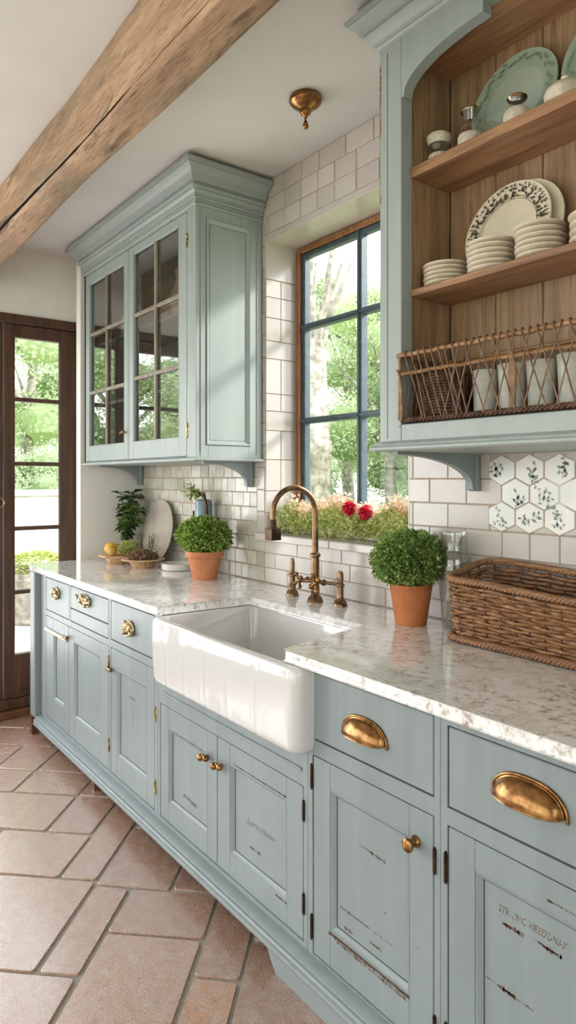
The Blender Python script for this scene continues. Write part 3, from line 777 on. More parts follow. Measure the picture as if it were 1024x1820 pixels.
# --- sink unit
S = thing('base_cabinet', (-1.87, 1.45, .1), 'blue base cabinet under the white sink with two doors and paired knobs', 'cabinet')
cab_body(S, -2.320, -1.4215, [(-2.298, -1.8905, .128, .552), (-1.8905, -1.438, .128, .552)], ztop=.652, top_open=.652)
b = MB(); b.box(-2.320, -2.282, FY, FY + .3, .652, .886); b.box(-1.4445, -1.4215, FY, FY + .3, .652, .886)
b.box(-2.28, -1.446, FY - .006, FY, .590, .600, .002)
b.build('cheek', 'paint', S)
d1 = panel_door(S, -2.298 + G, -1.8905 - G / 2, .128 + G, .552 - G, .062, .062, .075, .07)
twin_knob(d1, -1.948, .467)
marks(d1, 'chipped_edge', [(-2.215, -1.985, .474, .474, .007, 1.3)], FY - .0003, 'worn', 5)
marks(d1, 'rubbed_marks', [(-2.14, -2.04, .263, .257, .020, 2.0), (-2.11, -2.06, .272, .25, .01, 1)], FY + .012, 'worn_grey', 6)
d2 = panel_door(S, -1.8905 + G / 2, -1.438 - G, .128 + G, .552 - G, .075, .075, .062, .07)
twin_knob(d2, -1.862, .467)
marks(d2, 'chipped_edge', [(-1.80, -1.52, .492, .492, .008, 1.6), (-1.57, -1.515, .193, .193, .008, 2.2), (-1.812, -1.812, .36, .42, .005, .9)], FY - .0003, 'worn', 7)
stencil(d2, 'Surrelstanner', -1.735, .328, .030, FY + .012, .35, 4, 'worn', .155)
marks(d2, 'rubbed_marks', [(-1.53, -1.53, .33, .47, .010, 1.5), (-1.72, -1.66, .262, .262, .016, 1.4), (-1.62, -1.618, .25, .268, .004, 1.4), (-1.625, -1.575, .212, .212, .005, .8)], FY + .012, 'worn', 9)
for z in (.486, .233): hinge(S, -1.4365, z, .05)
# --- unit C
Cc = thing('base_cabinet', (-1.19, 1.45, .1), 'blue base cabinet right of the sink with one cup pull drawer and a worn door', 'cabinet')
cab_body(Cc, -1.420, -.9645, [(-1.40, -.981, .692, .874), (-1.40, -.981, .118, .652)], zbot=.113)
d = slab(Cc, -1.40 + G, -.981 - G, .692 + G, .874 - G); cup_pull(d, -1.199, .757)
d = panel_door(Cc, -1.40 + G, -.981 - G, .118 + G, .652 - G, .068, .07, .068, .095)
knob(d, -1.033, .575)
marks(d, 'chipped_edge', [(-1.333, -1.055, .209, .209, .009, 2.2), (-1.30, -1.06, .202, .200, .012, .9), (-1.052, -1.052, .25, .5, .003, .5), (-1.40, -1.40, .42, .64, .004, 1.4), (-1.398, -1.398, .28, .4, .004, 1.), (-1.04, -1.03, .32, .34, .008, .5)], FY - .0003, 'worn', 11)
marks(d, 'bare_edge', [(-1.33, -1.05, .2135, .2135, .004, 6)], FY - .0008, 'cane', 17)
marks(d, 'rubbed_marks', [(-1.23, -1.14, .478, .474, .010, 1.4), (-1.303, -1.20, .288, .288, .008, 2), (-1.20, -1.10, .288, .288, .004, .9), (-1.285, -1.255, .243, .243, .012, 2), (-1.195, -1.155, .256, .256, .010, 2), (-1.143, -1.142, .348, .354, .004, 3)], FY + .012, 'worn', 12)
for z in (.592, .19): hinge(Cc, -1.4015, z, .06)
for z in (.556, .19): hinge(Cc, -.9785, z, .05)
# --- unit D
D = thing('base_cabinet', (-.71, 1.45, .1), 'nearest blue base cabinet at the right edge with a large cup pull drawer', 'cabinet')
cab_body(D, -.963, -.47, [(-.945, -.49, .685, .862), (-.945, -.49, .118, .648)], zbot=.113)
d = slab(D, -.945 + G, -.49 - G, .685 + G, .862 - G); cup_pull(d, -.748, .768, .165, .050, .036)
d = panel_door(D, -.945 + G, -.49 - G, .118 + G, .648 - G, .068, .07, .062, .095)
stencil(d, 'STR UNC RIEEDDNAK', -.825, .521, .021, FY + .012, .15, 7, 'worn', .15)
marks(d, 'rubbed_marks', [(-.812, -.765, .501, .501, .013, 2.2), (-.745, -.725, .507, .505, .008, 1.5), (-.725, -.688, .504, .503, .014, 4), (-.862, -.745, .371, .368, .006, 1.4), (-.825, -.785, .370, .369, .012, 3)], FY + .012, 'worn', 14)
marks(d, 'chipped_edge', [(-.715, -.60, .604, .603, .005, 1.2), (-.71, -.70, .604, .604, .007, 2)], FY - .0003, 'worn', 15)
for z in (.556, .19): hinge(D, -.9475, z, .06)

# --- continuous base moulding with plinth and feet
P = thing('base_moulding', (-2.1, 1.12, 0), 'long blue moulded skirting on feet running under all the base cabinets', 'moulding')
b = MB(); prof = [(FY + .05, .062), (1.118, .062), (1.106, .066), (1.103, .074), (1.105, .080), (1.111, .083), (1.111, .086), (1.107, .087), (1.106, .092), (1.110, .096), (1.117, .098), (1.117, .101), (1.113, .102), (1.114, .106), (1.122, .110), (1.138, .1122), (FY + .05, .1122)]
b.prism([(y, z) for y, z in prof], 0, -3.72, -.47)
b.build('moulding', 'paint', P, 25)
b = MB(); b.prism([(-1.53, 0.0005), (-.47, 0.0005), (-.47, .062), (-1.60, .062), (-1.57, .052), (-1.555, .03)], 1, 1.118, 1.138)
b.build('plinth_board', 'paint', P, 30)
for x, y in ((-3.775, 1.13), (-2.93, 1.15), (-2.1, 1.45)):
    b = MB(); h = .10 if x < -3.7 else .062; b.rings([[(x - w, y - w, z), (x + w, y - w, z), (x + w, y + w, z), (x - w, y + w, z)] for z, w in ((0.0005, .018), (h, .023))]); b.build('foot', 'legwood', P, 30)
b = MB(); b.box(-3.70, -.47, 1.36, 1.375, .0005, .062); b.build('toe_board', 'worn_grey', P)

# ------------------------------------------------------------------ worktop
import bmesh
poly = [(-3.832, 1.117), (-2.262, 1.117), (-2.236, 1.513), (-1.575, 1.513), (-1.485, 1.117), (-.40, 1.117), (-.40, 1.762), (-3.832, 1.762)]
b = MB(); b.prism(poly, 2, .8885, .92); o = b.build('marble_worktop', 'marble', None, None)
bm = bmesh.new(); bm.from_mesh(o.data)
bmesh.ops.bevel(bm, geom=[e for e in bm.edges], offset=.006, segments=3, profile=.6, affect='EDGES'); bm.to_mesh(o.data); bm.free()
o.data.shade_smooth(); o.data.set_sharp_from_angle(angle=math.radians(40)); setorigin(o, (-2.1, 1.45, .8885))
tag(o, 'long speckled white marble worktop cut out around the sink', 'worktop')

# ------------------------------------------------------------------ sink
def rrect(x0, x1, y0, y1, rf, rb, nf=0):
    pts = []
    def arc(cx, cy, r, a0, a1, n=8):
        for k in range(n + 1): a = a0 + (a1 - a0) * k / n; pts.append((cx + r * math.cos(a), cy + r * math.sin(a)))
    arc(x0 + rf, y0 + rf, rf, PI, 1.5 * PI)
    for k in range(1, nf): pts.append((x0 + rf + (x1 - x0 - 2 * rf) * k / nf, y0))
    arc(x1 - rf, y0 + rf, rf, 1.5 * PI, 2 * PI); arc(x1 - rb, y1 - rb, rb, 0, PI / 2); arc(x0 + rb, y1 - rb, rb, PI / 2, PI); return pts
S = thing('farmhouse_sink', (-1.83, 1.35, .655), 'white fireclay farmhouse sink with a fluted front under the window', 'sink')
grooves = [-2.14, -2.01, -1.87, -1.74, -1.585]
b = MB(); rs = []
for z, ins in ((.656, .016), (.658, .009), (.664, .003), (.68, 0), (.74, 0), (.84, 0), (.87, 0), (.879, .001), (.884, .004), (.886, .010)):
    bot = .012 * (1 - min(1, (z - .656) / .22))
    q = rrect(-2.262 + ins + bot, -1.392 - ins - bot * .3, 1.086 + ins, 1.60 - ins, .035, .02, 70); ring = []
    for x, y in q:
        if y < 1.11 + ins and z < .878:
            for gx in grooves: y += .0032 * math.exp(-((x - gx) / .0045) ** 2) - .0018 * math.exp(-((x - gx - .012) / .008) ** 2)
            y -= .006 * math.sin(PI * (z - .656) / .23) 
        ring.append((x, y, z))
    rs.append(ring)
for z, ins in ((.886, .0), (.884, .006), (.876, .009), (.76, .013), (.715, .03), (.704, .05), (.702, .07)):
    q = rrect(-2.238 + ins, -1.46 - ins, 1.112 + ins, 1.535 - ins, .035, .035, 70); rs.append([(x, y, z) for x, y in q])
b.rings(rs); b.build('basin', 'porcelain', S, 50)
b = MB(); b.lathe([(0, .7015), (.04, .7015), (.042, .704), (.036, .706), (.02, .7055), (0, .7055)], (-1.85, 1.36, 0), 24); b.build('drain', 'bronze', S)

# ------------------------------------------------------------------ faucet
def base_prof(r=.026): return [(0, .9202), (r, .9202), (r * 1.02, .926), (r * .9, .931), (r * .95, .935), (r * .62, .945), (r * .5, .952)]
F = thing('kitchen_faucet', (-1.984, 1.638, .92), 'tall arched bronze kitchen faucet standing behind the sink', 'faucet')
c = (-1.984, 1.638, 0); fx, fy = c[0], c[1]
b = MB(); b.lathe(base_prof(.030) + [(.0165, .955), (.0160, 1.02), (.0165, 1.035), (.016, 1.06), (.0155, 1.09), (.020, 1.093), (.021, 1.098), (.020, 1.103), (.0145, 1.108), (0, 1.11)], c, 28); b.build('post', 'bronze', F, 40)
b = MB(); pts = [(fx, fy, z) for z in np.linspace(1.104, 1.262, 6)]; R_ = .092; sd = Vector((-.12, -.99, 0)).normalized()
for k in range(1, 21):
    a = PI * k / 20 * 1.0; o_ = sd * R_ * (1 - math.cos(a)); pts.append((fx + o_.x, fy + o_.y, 1.262 + R_ * math.sin(a) * 1.02))
pts += [(pts[-1][0], pts[-1][1], z) for z in (1.245, 1.228)]
rad = [.0125 - .0025 * min(1, i / 12) for i in range(len(pts))]; b.tube(pts, rad, 16); b.build('spout', 'bronze', F, 60)
tip = pts[-1]
b = MB(); b.lathe([(0, 1.240), (.0125, 1.240), (.0135, 1.232), (.0145, 1.212), (.016, 1.208), (0, 1.208)], (tip[0], tip[1], 0), 20)
b.rings([[(tip[0] + sx * w, tip[1] + sy * w, z) for sx, sy in ((-1, -1), (1, -1), (1, 1), (-1, 1))] for z, w in ((1.164, .0205), (1.168, .0215), (1.205, .0205), (1.209, .018))]); b.build('spout_head', 'darkiron', F, 40)
b = MB(); rt = rot_to((1, 0, 0))
b.lathe([(0, -.052), (.010, -.052), (.012, -.044), (.006, -.040), (.006, .04), (.011, .043), (.013, .052), (.009, .058), (0, .058)], (fx, fy - .0, 1.0), 16, rt)
b.tube([(fx + .05, fy, 1.0), (fx + .082, fy + .01, 1.0), (fx + .118, fy + .022, 1.0)], .0065, 10); b.build('bridge_pipe', 'bronze', F, 50)
for sx, mat in ((-1, 'bronze'), (1, 'brass')):
    b = MB(); hx = fx + sx * (.055 if sx < 0 else .045); hy = fy - .022; b.tube([(fx, fy - .006, 1.0), (hx, hy - .01, 1.0)], .008, 10); b.ball((hx, hy - .012, 1.0), .0125, n=14, m=9)
    for k in range(4):
        a = PI / 2 * k + .5; d_ = Vector((math.cos(a) * .8, -.15, math.sin(a))); p = Vector((hx, hy - .014, 1.0))
        b.tube([p, p + d_ * .022], [.0045, .006], 8); b.ball(tuple(p + d_ * (.026 if sx < 0 else .03)), .0085 if sx < 0 else .0105, n=10, m=7)
    b.build('cross_handle', mat, F, 60)
b = MB(); vx, vy = fx + .118, fy + .022
b.lathe(base_prof(.026) + [(.0125, .957), (.012, .99), (.0155, .992), (.0165, .997), (.015, 1.002), (.011, 1.006), (.0125, 1.02), (.0125, 1.035), (.0095, 1.046), (0, 1.051)], (vx, vy, 0), 24); b.build('side_valve', 'bronze', F, 45)
o = MB(); px_, py_ = -2.145, 1.652
o.lathe([(r * .95, z) for r, z in base_prof(.027)] + [(.0155, .96), (.012, .985), (.0125, .998), (.017, 1.0), (.0175, 1.005), (.0145, 1.01), (.010, 1.016), (.0095, 1.055), (.008, 1.068), (0, 1.074)], (px_, py_, 0), 24)
o = o.build('faucet_sprayer', 'bronze', None, 45); setorigin(o, (px_, py_, .92)); tag(o, 'slim bronze side sprayer standing left of the tall faucet', 'sprayer')

# ================================================================== UPPER LEFT GLAZED CABINET
UY = 1.42
def crown(b, x0, x1, yf, yb, prof, left=True, right=True):
    rs = []
    for o, z in prof:
        a = x0 - (o if left else 0); c_ = x1 + (o if right else 0); y = yf - o
        rs.append([(a, yb, z), (a, y, z), (c_, y, z), (c_, yb, z)])
    b.rings(rs, closed=True, cap=(True, True))
def corbel(parent, x, y0, yb, z0, z1, t=.022, mat='paint_up'):
    """ogee bracket lying in the y-z plane, thickness along x"""
    H = z1 - z0; L = yb - y0; pts = [(y0, z1), (y0, z1 - .008)]
    for k in range(1, 15):
        a = PI / 2 * k / 14; pts.append((y0 + (L - .035) * (math.sin(a)) , z1 - .008 - (H - .025) * (1 - math.cos(a))))
    pts += [(yb - .032, z0 + .004), (yb - .022, z0), (yb, z0), (yb, z1)]
    b = MB(); b.prism(pts, 0, x - t, x); b.box(x - t - .004, x + .004, yb - .018, yb, z0 - .002, z1, .002); return b.build('corbel', mat, parent, 30)
U = thing('glazed_wall_cabinet', (-3.16, 1.6, 1.47), 'pale blue wall cabinet with two glazed doors left of the window', 'wall cabinet')
ux0, ux1, uz0, uz1 = -3.805, -2.515, 1.478, 2.56
b = MB(); yb = YB - .008
b.box(ux0, ux0 + .018, UY, yb, uz0, uz1); b.box(ux1 - .018, ux1 - .012, UY + .02, yb, uz0, uz1)
b.box(ux0, ux1 - .012, UY + .022, yb, uz0, uz0 + .02); b.box(ux0, ux1 - .012, UY + .022, yb, 2.52, 2.54); b.box(ux0 + .018, ux1 - .018, yb - .012, yb, uz0 + .02, 2.52)
for x0, x1 in ((ux0, -3.785), (-3.205, -3.195), (-2.592, ux1)): b.box(x0, x1, UY, UY + .022, uz0, uz1, .0015)
b.box(-3.785, -2.592, UY, UY + .022, 2.548, uz1); b.box(-3.785, -2.592, UY, UY + .022, uz0, 1.484)
for z in (1.80, 2.14): b.box(ux0 + .018, ux1 - .018, UY + .05, yb - .012, z, z + .016)
# side panel facing the window: frame, recessed field
def ysidepanel(b, x, y0, y1, z0, z1, a0, a1, c0, c1):
    b.box(x - .012, x, UY + .0225, a0, z0, z1, .0015); b.box(x - .012, x, a1, y1, z0, z1, .0015); b.box(x - .012, x, a0, a1, z0, c0, .001); b.box(x - .012, x, a0, a1, c1, z1, .001)
    def R(i, xx): return [(xx, a0 + i, c0 + i), (xx, a1 - i, c0 + i), (xx, a1 - i, c1 - i), (xx, a0 + i, c1 - i)]
    b.rings([R(-.010, x), R(-.009, x + .005), R(-.004, x + .005), R(.000, x - .001), R(.010, x - .0085)], cap=(False, False)); b.cur = 1; b.rings([R(.0098, x - .0085), R(.0118, x - .0085)], cap=(False, False)); b.rings([R(-.0118, x + .0003), R(-.010, x + .0003)], cap=(False, False)); b.cur = 0; b.rings([R(.0118, x - .0085), R(.02, x - .0085)], cap=(False, True))
ysidepanel(b, ux1, UY + .001, yb, uz0, uz1, 1.482, 1.690, 1.545, 2.498)
b.box(ux1, ux1 + .004, UY + .022, UY + .026, uz0 + .02, uz1 - .01, .001); b.box(ux1, ux1 + .004, yb - .03, yb - .026, uz0 + .02, uz1 - .01, .001)
b.build('cabinet_body', ['paint_up', 'groove'], U, 30)
b = MB(); crown(b, ux0 - .0, ux1, UY, yb, [(0, 1.466), (.012, 1.466), (.016, 1.470), (.016, 1.476), (.006, 1.480), (0, 1.482)]); b.build('light_rail', 'paint_up', U, 30)
b = MB(); crown(b, ux0, ux1, UY, yb, [(0, 2.552), (.007, 2.552), (.010, 2.557), (.007, 2.562), (.003, 2.563), (.003, 2.578), (.012, 2.578), (.014, 2.584), (.011, 2.589), (.008, 2.590), (.011, 2.602), (.020, 2.610), (.020, 2.615), (.031, 2.616), (.034, 2.623), (.031, 2.630), (.026, 2.631), (.027, 2.637), (.037, 2.638), (.040, 2.652), (.048, 2.668), (.061, 2.682), (.076, 2.690), (.076, 2.695), (.085, 2.696), (.087, 2.706), (.085, 2.714)])
b.build('crown_moulding', 'paint_up', U, 16)
def glazed_door(parent, x0, x1, z0, z1, px0, px1, pz0, pz1, mz, knobx=None):
    b = MB(); y = UY; t = .021
    b.box(x0, px0, y, y + t, z0, z1, .0015); b.box(px1, x1, y, y + t, z0, z1, .0015); b.box(px0, px1, y + .0002, y + t, pz1, z1, .001); b.box(px0, px1, y + .0002, y + t, z0, pz0, .001)
    def R(i, yy): return [(px0 + i, yy, pz0 + i), (px1 - i, yy, pz0 + i), (px1 - i, yy, pz1 - i), (px0 + i, yy, pz1 - i)]
    b.rings([R(-.004, y + .001), R(-.003, y - .0015), R(.001, y - .001), R(.004, y + .006)], cap=(False, False))
    d = b.build('door', 'paint_up', parent, 30)
    b = MB(); xm = (px0 + px1) / 2; w = .009
    for xa in (xm,): b.box(xa - w, xa + w, y + .001, y + .014, pz0, pz1, .003)
    for z in mz: b.box(px0, px1, y + .0005, y + .014, z - w, z + w, .003)
    b.build('muntins', 'muntin', d, 30)
    b = MB(); zs = [pz0] + list(mz) + [pz1]
    b.box(px0 + .001, px1 - .001, y + .0150, y + .0170, pz0 + .001, pz1 - .001)
    b.build('glass', 'cabglass', d, None)
    return d
d1 = glazed_door(U, -3.785 + G, -3.205 - G, 1.484 + G, 2.548 - G, -3.733, -3.252, 1.572, 2.49, (1.873, 2.202))
d2 = glazed_door(U, -3.195 + G, -2.592 - G, 1.484 + G, 2.548 - G, -3.142, -2.667, 1.572, 2.508, (1.887, 2.200))
b = MB(); b.tube([(-3.232, UY, 1.625), (-3.232, UY - .02, 1.625)], .004, 8); b.tube([(-3.262, UY - .021, 1.62), (-3.225, UY - .021, 1.627)], [.0035, .006], 8); b.ball((-3.222, UY - .02, 1.627), .009, n=12, m=8); b.build('latch', 'brass', d1, 60)
for z in (2.42, 1.60):
    hinge(U, -2.588, z, .06, UY, 'brass_lt')
corbel(U, -2.585, 1.50, yb, 1.352, 1.466, .022, 'paint'); corbel(U, -3.762, 1.50, yb, 1.352, 1.466, .022, 'paint')
marks(U, 'chipped_edge', [(-2.588, -2.588, 1.80, 2.0, .006, 1), (-2.545, -2.545, 1.95, 2.35, .004, .3)], UY - .0003, 'muntin', 21)
# crockery behind the glass
def pitcher(x, y, z, s, label):
    t = thing('pitcher', (x, y, z), label, 'pitcher', 'crockery in the glazed cabinet')
    b = MB(); b.lathe([(0, z), (.04 * s, z), (.062 * s, z + .05 * s), (.06 * s, z + .10 * s), (.038 * s, z + .155 * s), (.045 * s, z + .19 * s), (.040 * s, z + .187 * s), (.03 * s, z + .15 * s), (0, z + .03 * s)], (x, y, 0), 24); b.build('body', 'ivory', t, 50)
    b = MB(); b.tube([(x + .04 * s, y, z + .17 * s), (x + .085 * s, y, z + .165 * s), (x + .09 * s, y, z + .11 * s), (x + .058 * s, y, z + .06 * s)], .007 * s, 8); b.build('handle', 'ivory', t, 60)
pitcher(-3.55, 1.60, 2.156, 1.1, 'white pitcher behind the far glazed door of the wall cabinet')
pitcher(-2.92, 1.60, 2.156, 1.3, 'tall white pitcher on the upper shelf behind the near glazed door')
def bowl(x, y, z, r, h, mat, name='bowl'):
    b = MB(); b.lathe([(0, z), (r * .45, z), (r * .5, z + h * .08), (r * .85, z + h * .5), (r, z + h), (r * .95, z + h), (r * .8, z + h * .5), (r * .4, z + h * .15), (0, z + h * .12)], (x, y, 0), 30)
    o = b.build(name, mat, None, 50); setorigin(o, (x, y, z)); return o
tag(bowl(-2.80, 1.60, 1.816, .10, .09, 'ivory'), 'wide cream bowl on the lower shelf behind the near glazed door', 'bowl')
tag(bowl(-3.4, 1.60, 1.816, .09, .08, 'ivory'), 'cream bowl on the lower shelf behind the far glazed door', 'bowl')

# ================================================================== RIGHT OPEN DISH CABINET
RY = 1.365; rx0, rx1 = -1.366, -.42; BY = 1.57
R_ = thing('dish_cabinet', (-.9, 1.6, 1.47), 'open blue wall cabinet with wooden shelves of crockery, right of the window', 'wall cabinet')
b = MB(); yb = YB - .008
b.box(rx0, rx0 + .02, RY + .02, yb, 1.49, 2.66); b.box(rx1 - .02, rx1, RY + .02, yb, 1.49, 2.66)
b.box(rx0 + .02, rx1 - .02, RY + .045, yb, 1.49, 1.508); b.box(rx0 + .02, rx1 - .02, RY + .045, yb, 2.60, 2.66); b.box(rx0 + .02, rx1 - .02, yb - .01, yb, 1.508, 2.60)
b.box(rx0, -1.284, RY, RY + .045, 1.49, 2.615, .002); b.box(-.50, rx1, RY, RY + .045, 1.49, 2.615, .002); b.box(-1.284, -.50, RY + .0005, RY + .045, 1.49, 1.538, .002)
b.cur = 1; b.box(-1.3365, -1.3345, RY - .0004, RY + .002, 1.50, 2.58); b.box(-1.284, -.50, RY - .0002, RY + .002, 1.5385, 1.5395); b.cur = 0
b.build('cabinet_body', ['paint_up', 'groove'], R_, 30)
# arched valance
pts = [(-1.284, 2.615), (-1.284, 2.433), (-1.276, 2.433), (-1.274, 2.442)]
for k in range(1, 15):
    a = PI / 2 * k / 14; pts.append((-1.274 + (.235) * (1 - math.cos(a)), 2.442 + .080 * math.sin(a)))
pts += [(-1.017, 2.524), (-1.017, 2.548), (-.76, 2.548), (-.76, 2.524)]
pts += [(-.60, 2.52), (-.53, 2.47), (-.508, 2.433), (-.50, 2.433), (-.50, 2.615)]
b = MB(); b.prism(pts, 1, RY + .001, RY + .035); b.build('valance', 'paint_up', R_, 30)
b = MB(); crown(b, rx0, rx1, RY, yb, [(0, 2.598), (.006, 2.600), (.010, 2.606), (.008, 2.612), (.016, 2.616), (.020, 2.622), (.030, 2.634), (.034, 2.642), (.030, 2.645), (.042, 2.646), (.046, 2.656), (.054, 2.668), (.064, 2.675), (.064, 2.679), (.071, 2.680), (.073, 2.688), (.070, 2.690)]); 
b.build('crown_moulding', 'paint_up', R_, 16)
b = MB(); b.box(rx0 - .045, rx1, RY - .045, yb, 2.6905, ZC - .003, .002); b.build('frieze', 'paint', R_, 30)
b = MB(); crown(b, rx0, rx1, RY, yb, [(0, 1.466), (.014, 1.466), (.020, 1.470), (.021, 1.476), (.014, 1.481), (.016, 1.485), (.006, 1.490), (0, 1.494)]); b.build('light_rail', 'paint_up', R_, 30)
b = MB(); xx = [-1.284, -1.128, -.985, -.84, -.69, -.50]
for a, c_ in zip(xx, xx[1:]): b.box(a + .0012, c_ - .0012, BY, BY + .012, 1.51, 2.56, .002)
b.box(-1.29, -1.2842, RY + .046, BY, 1.51, 2.60); b.box(-.4998, -.494, RY + .046, BY, 1.51, 2.60)
b.build('back_boards', 'cabwood', R_, 30)
b = MB(); b.box(-1.284, -.50, RY + .046, BY - .001, 1.509, 1.538); b.build('floor_board', 'cabwood_h', R_, 30)
b = MB(); b.box(-1.284, -.50, RY + .036, BY - .001, 2.549, 2.56); b.build('top_board', 'cabwood_h', R_, 30)
for z0, z1 in ((1.893, 1.911), (2.222, 2.25)):
    b = MB(); b.box(-1.2838, -.5002, 1.400, BY - .001, z0, z1, .002); b.build('shelf', 'cabwood_h', R_, 30)
corbel(R_, -1.325, 1.395, yb, 1.352, 1.466, .024, 'paint')
def bare_patch(parent, x0, x1, z0, z1, y, seed, mat='cane', n=26, name='bare_patch'):
    rnd = random.Random(seed); L_ = []; Rr = []
    for k in range(n + 1):
        z = z0 + (z1 - z0) * k / n; e = max(0, math.sin(PI * k / n)) ** .4; w = (x1 - x0) * e * rnd.uniform(.35, 1)
        L_.append((x0, y - .0004, z)); Rr.append((x0 + w, y - .0004, z))
    b = MB(); b.rings([L_, Rr], closed=False, cap=(False, False)); return b.build(name, mat, parent, None)
bare_patch(R_, -1.3655, -1.358, 2.44, 2.563, RY, 1, 'worn'); bare_patch(R_, -1.3655, -1.3605, 2.36, 2.52, RY - .0003, 2)
bare_patch(R_, -1.3655, -1.357, 2.345, 2.41, RY, 3); bare_patch(R_, -1.3655, -1.357, 2.165, 2.19, RY, 4); bare_patch(R_, -1.3655, -1.3632, 2.17, 2.36, RY, 5, 'worn')
marks(R_, 'chip', [(-1.29, -1.287, 1.53, 1.536, .004, 2)], RY - .0005, 'worn', 24)

# ------------------------------------------------------------------ crockery on the shelves
def plate_mesh(b, r, prof_scale=1.0):
    pass
def stack(x, y, z, r, n, hgt, ordn, stackname, jit=.002):
    h = hgt / n; first = None
    for k in range(n):
        lab = '%s cream ribbed bowl from the top of %s' % (ordn(n - 1 - k), stackname)
        if n - 1 - k == 0: lab = 'topmost cream ribbed bowl of ' + stackname
        if k == 0: lab = 'lowest cream ribbed bowl of ' + stackname
        px, py = x + random.uniform(-jit, jit), y + random.uniform(-jit, jit)
        if first is None:
            t_ = MB(); t_.tone = random.random()
            t_.lathe([(0, 0), (r * .62, 0), (r * .68, h * .1), (r * .9, h * .35), (r * .985, h * .55), (r * .97, h * .62), (r, h * .7), (r, h * .92), (r * .985, h * .97), (r * .95, h * .97), (r * .8, h * .55), (0, h * .5)], (0, 0, 0), 36)
            o = t_.build('stacked_bowl', 'stoneware', None, 50); first = o
        else:
            o = first.copy(); COL.objects.link(o)
        o.location = (px, py, z + k * h); o.rotation_euler = (0, 0, random.uniform(0, 6)); tag(o, lab, 'bowl', 'ribbed bowls on the lower shelf')
ORD = ['first', 'second', 'third', 'fourth', 'fifth', 'sixth', 'seventh', 'eighth', 'ninth']
on = lambda i: ORD[i]
LS = 1.9112
stack(-1.208, 1.462, LS, .0605, 5, .060, on, 'the low left stack')
stack(-1.062, 1.462, LS, .0600, 6, .082, on, 'the stack before the patterned plate')
stack(-.924, 1.462, LS, .0590, 6, .082, on, 'the third stack from the left')
stack(-.782, 1.462, LS, .0600, 4, .070, on, 'the short stack at the right edge')
# leaning plates: disc in local space (axis +Z), then tilted to face the room
def leaning(name, x, z_bottom, r, mats, rings, label, tilt=14, yback=BY, sy=1.0, yaw=0, lift=0, group=None, thick=.012, decor=None):
    """plate standing on its rim and leaning back against the boards"""
    t_ = math.radians(tilt); 
    # local frame: disc axis n points to the room and upward
    b = MB()
    prof = [(0, 0), (r * .55, 0), (r * .62, .004), (r, thick), (r * .995, thick + .004), (r * .96, thick + .003)]
    b.lathe(prof + [(r * .72, .009), (r * .66, .0065)], n=56); b.cur = 0
    b.cur = 1; b.lathe([(r * .665, .0068), (r * .64, .0072), (r * .62, .0055), (0, .0050)], n=56)
    b.cur = 2
    if decor: decor(b, r)
    o = b.build(name, mats, None, 40)
    rot = Matrix.Rotation(yaw, 3, 'Z') @ Matrix.Rotation(PI / 2 - t_, 3, 'X')
    o.rotation_euler = rot.to_euler(); 
    cz = z_bottom + r * math.cos(t_) + .001 + .0; top_y_off = r * math.sin(t_)
    o.location = (x, yback - .002 - top_y_off - .001, cz + lift); 
    tag(o, label, 'plate', group); return o
def rim_print(b, r):
    # printed band
    rnd = random.Random(5)
    for ring, cnt, sz in ((.765, 44, .017), (.90, 52, .010)):
        for k in range(cnt):
            a = 2 * PI * k / cnt; rr = r * ring; base = .0105 + (ring - .72) * .012 + .0006
            hh = base + (.0032 if ring > .8 else .0018)
            ca_, sa_ = math.cos(a), math.sin(a); P_ = lambda dr, dt: ((rr + dr) * ca_ - dt * sa_, (rr + dr) * sa_ + dt * ca_, hh + dr * .17)
            for j in range(3):
                x_ = rnd.uniform(-sz * .6, sz * .6); y_ = rnd.uniform(-sz * .4, sz * .4); l = rnd.uniform(.4, 1) * sz; w = sz * .17; a2 = rnd.uniform(0, PI)
                dx, dy = math.cos(a2), math.sin(a2)
                q = [P_(x_ + dx * l * u_ - dy * w * v_, y_ + dy * l * u_ + dx * w * v_) for u_, v_ in ((-.5, -.3), (0, -1), (.5, -.3), (.5, .3), (0, 1), (-.5, .3))]
                b.add(q, [list(range(6))])
    for rr0, rr1 in ((.985, .970), (.70, .690), (.66, .652)):
        n = 64; h0 = .0148 if rr0 > .9 else .0106
        if rr0 < .67: h0 = .0082
        b.rings([[(r * q * math.cos(2 * PI * k / n), r * q * math.sin(2 * PI * k / n), h0 + (thick_ if False else 0)) for k in range(n)] for q in (rr0, rr1)], cap=(False, False))
def rim_leafy(b, r):
    rnd = random.Random(9)
    for k in range(60):
        a = 2 * PI * k / 60; rr = r * rnd.uniform(.78, .93); hh = .0145 + .0 + (rr / r - .72) * .018; l = .010; w = .0028; a2 = a + rnd.uniform(-.7, .7) + PI / 2
        ca_, sa_ = rr * math.cos(a), rr * math.sin(a); dx, dy = math.cos(a2), math.sin(a2)
        b.add([(ca_ - dx * l, sa_ - dy * l, hh), (ca_ - dy * w, sa_ + dx * w, hh), (ca_ + dx * l, sa_ + dy * l, hh), (ca_ + dy * w, sa_ - dx * w, hh)], [(0, 1, 2, 3)])
leaning('patterned_plate', -1.055, LS, .128, ['ivory', 'ivory', 'ink'], None, 'ivory plate with dark patterned rim leaning behind the lower shelf stacks', 12, BY - .012, decor=rim_print)
leaning('plain_plate', -1.030, LS, .126, ['ivory', 'ivory', 'ink'], None, 'plain ivory plate half hidden behind the dark patterned plate', 8, BY)
US = 2.2502
leaning('green_platter', -1.045, US, .128, ['greenplate', 'greenplate2', 'sprig'], None, 'grey green round plate leaning behind the jars on the upper shelf', 11, BY, decor=rim_leafy)
leaning('green_platter', -.775, US, .132, ['greenplate', 'greenplate2', 'sprig'], None, 'grey green plate at the right edge of the upper shelf', 11, BY, decor=rim_leafy)
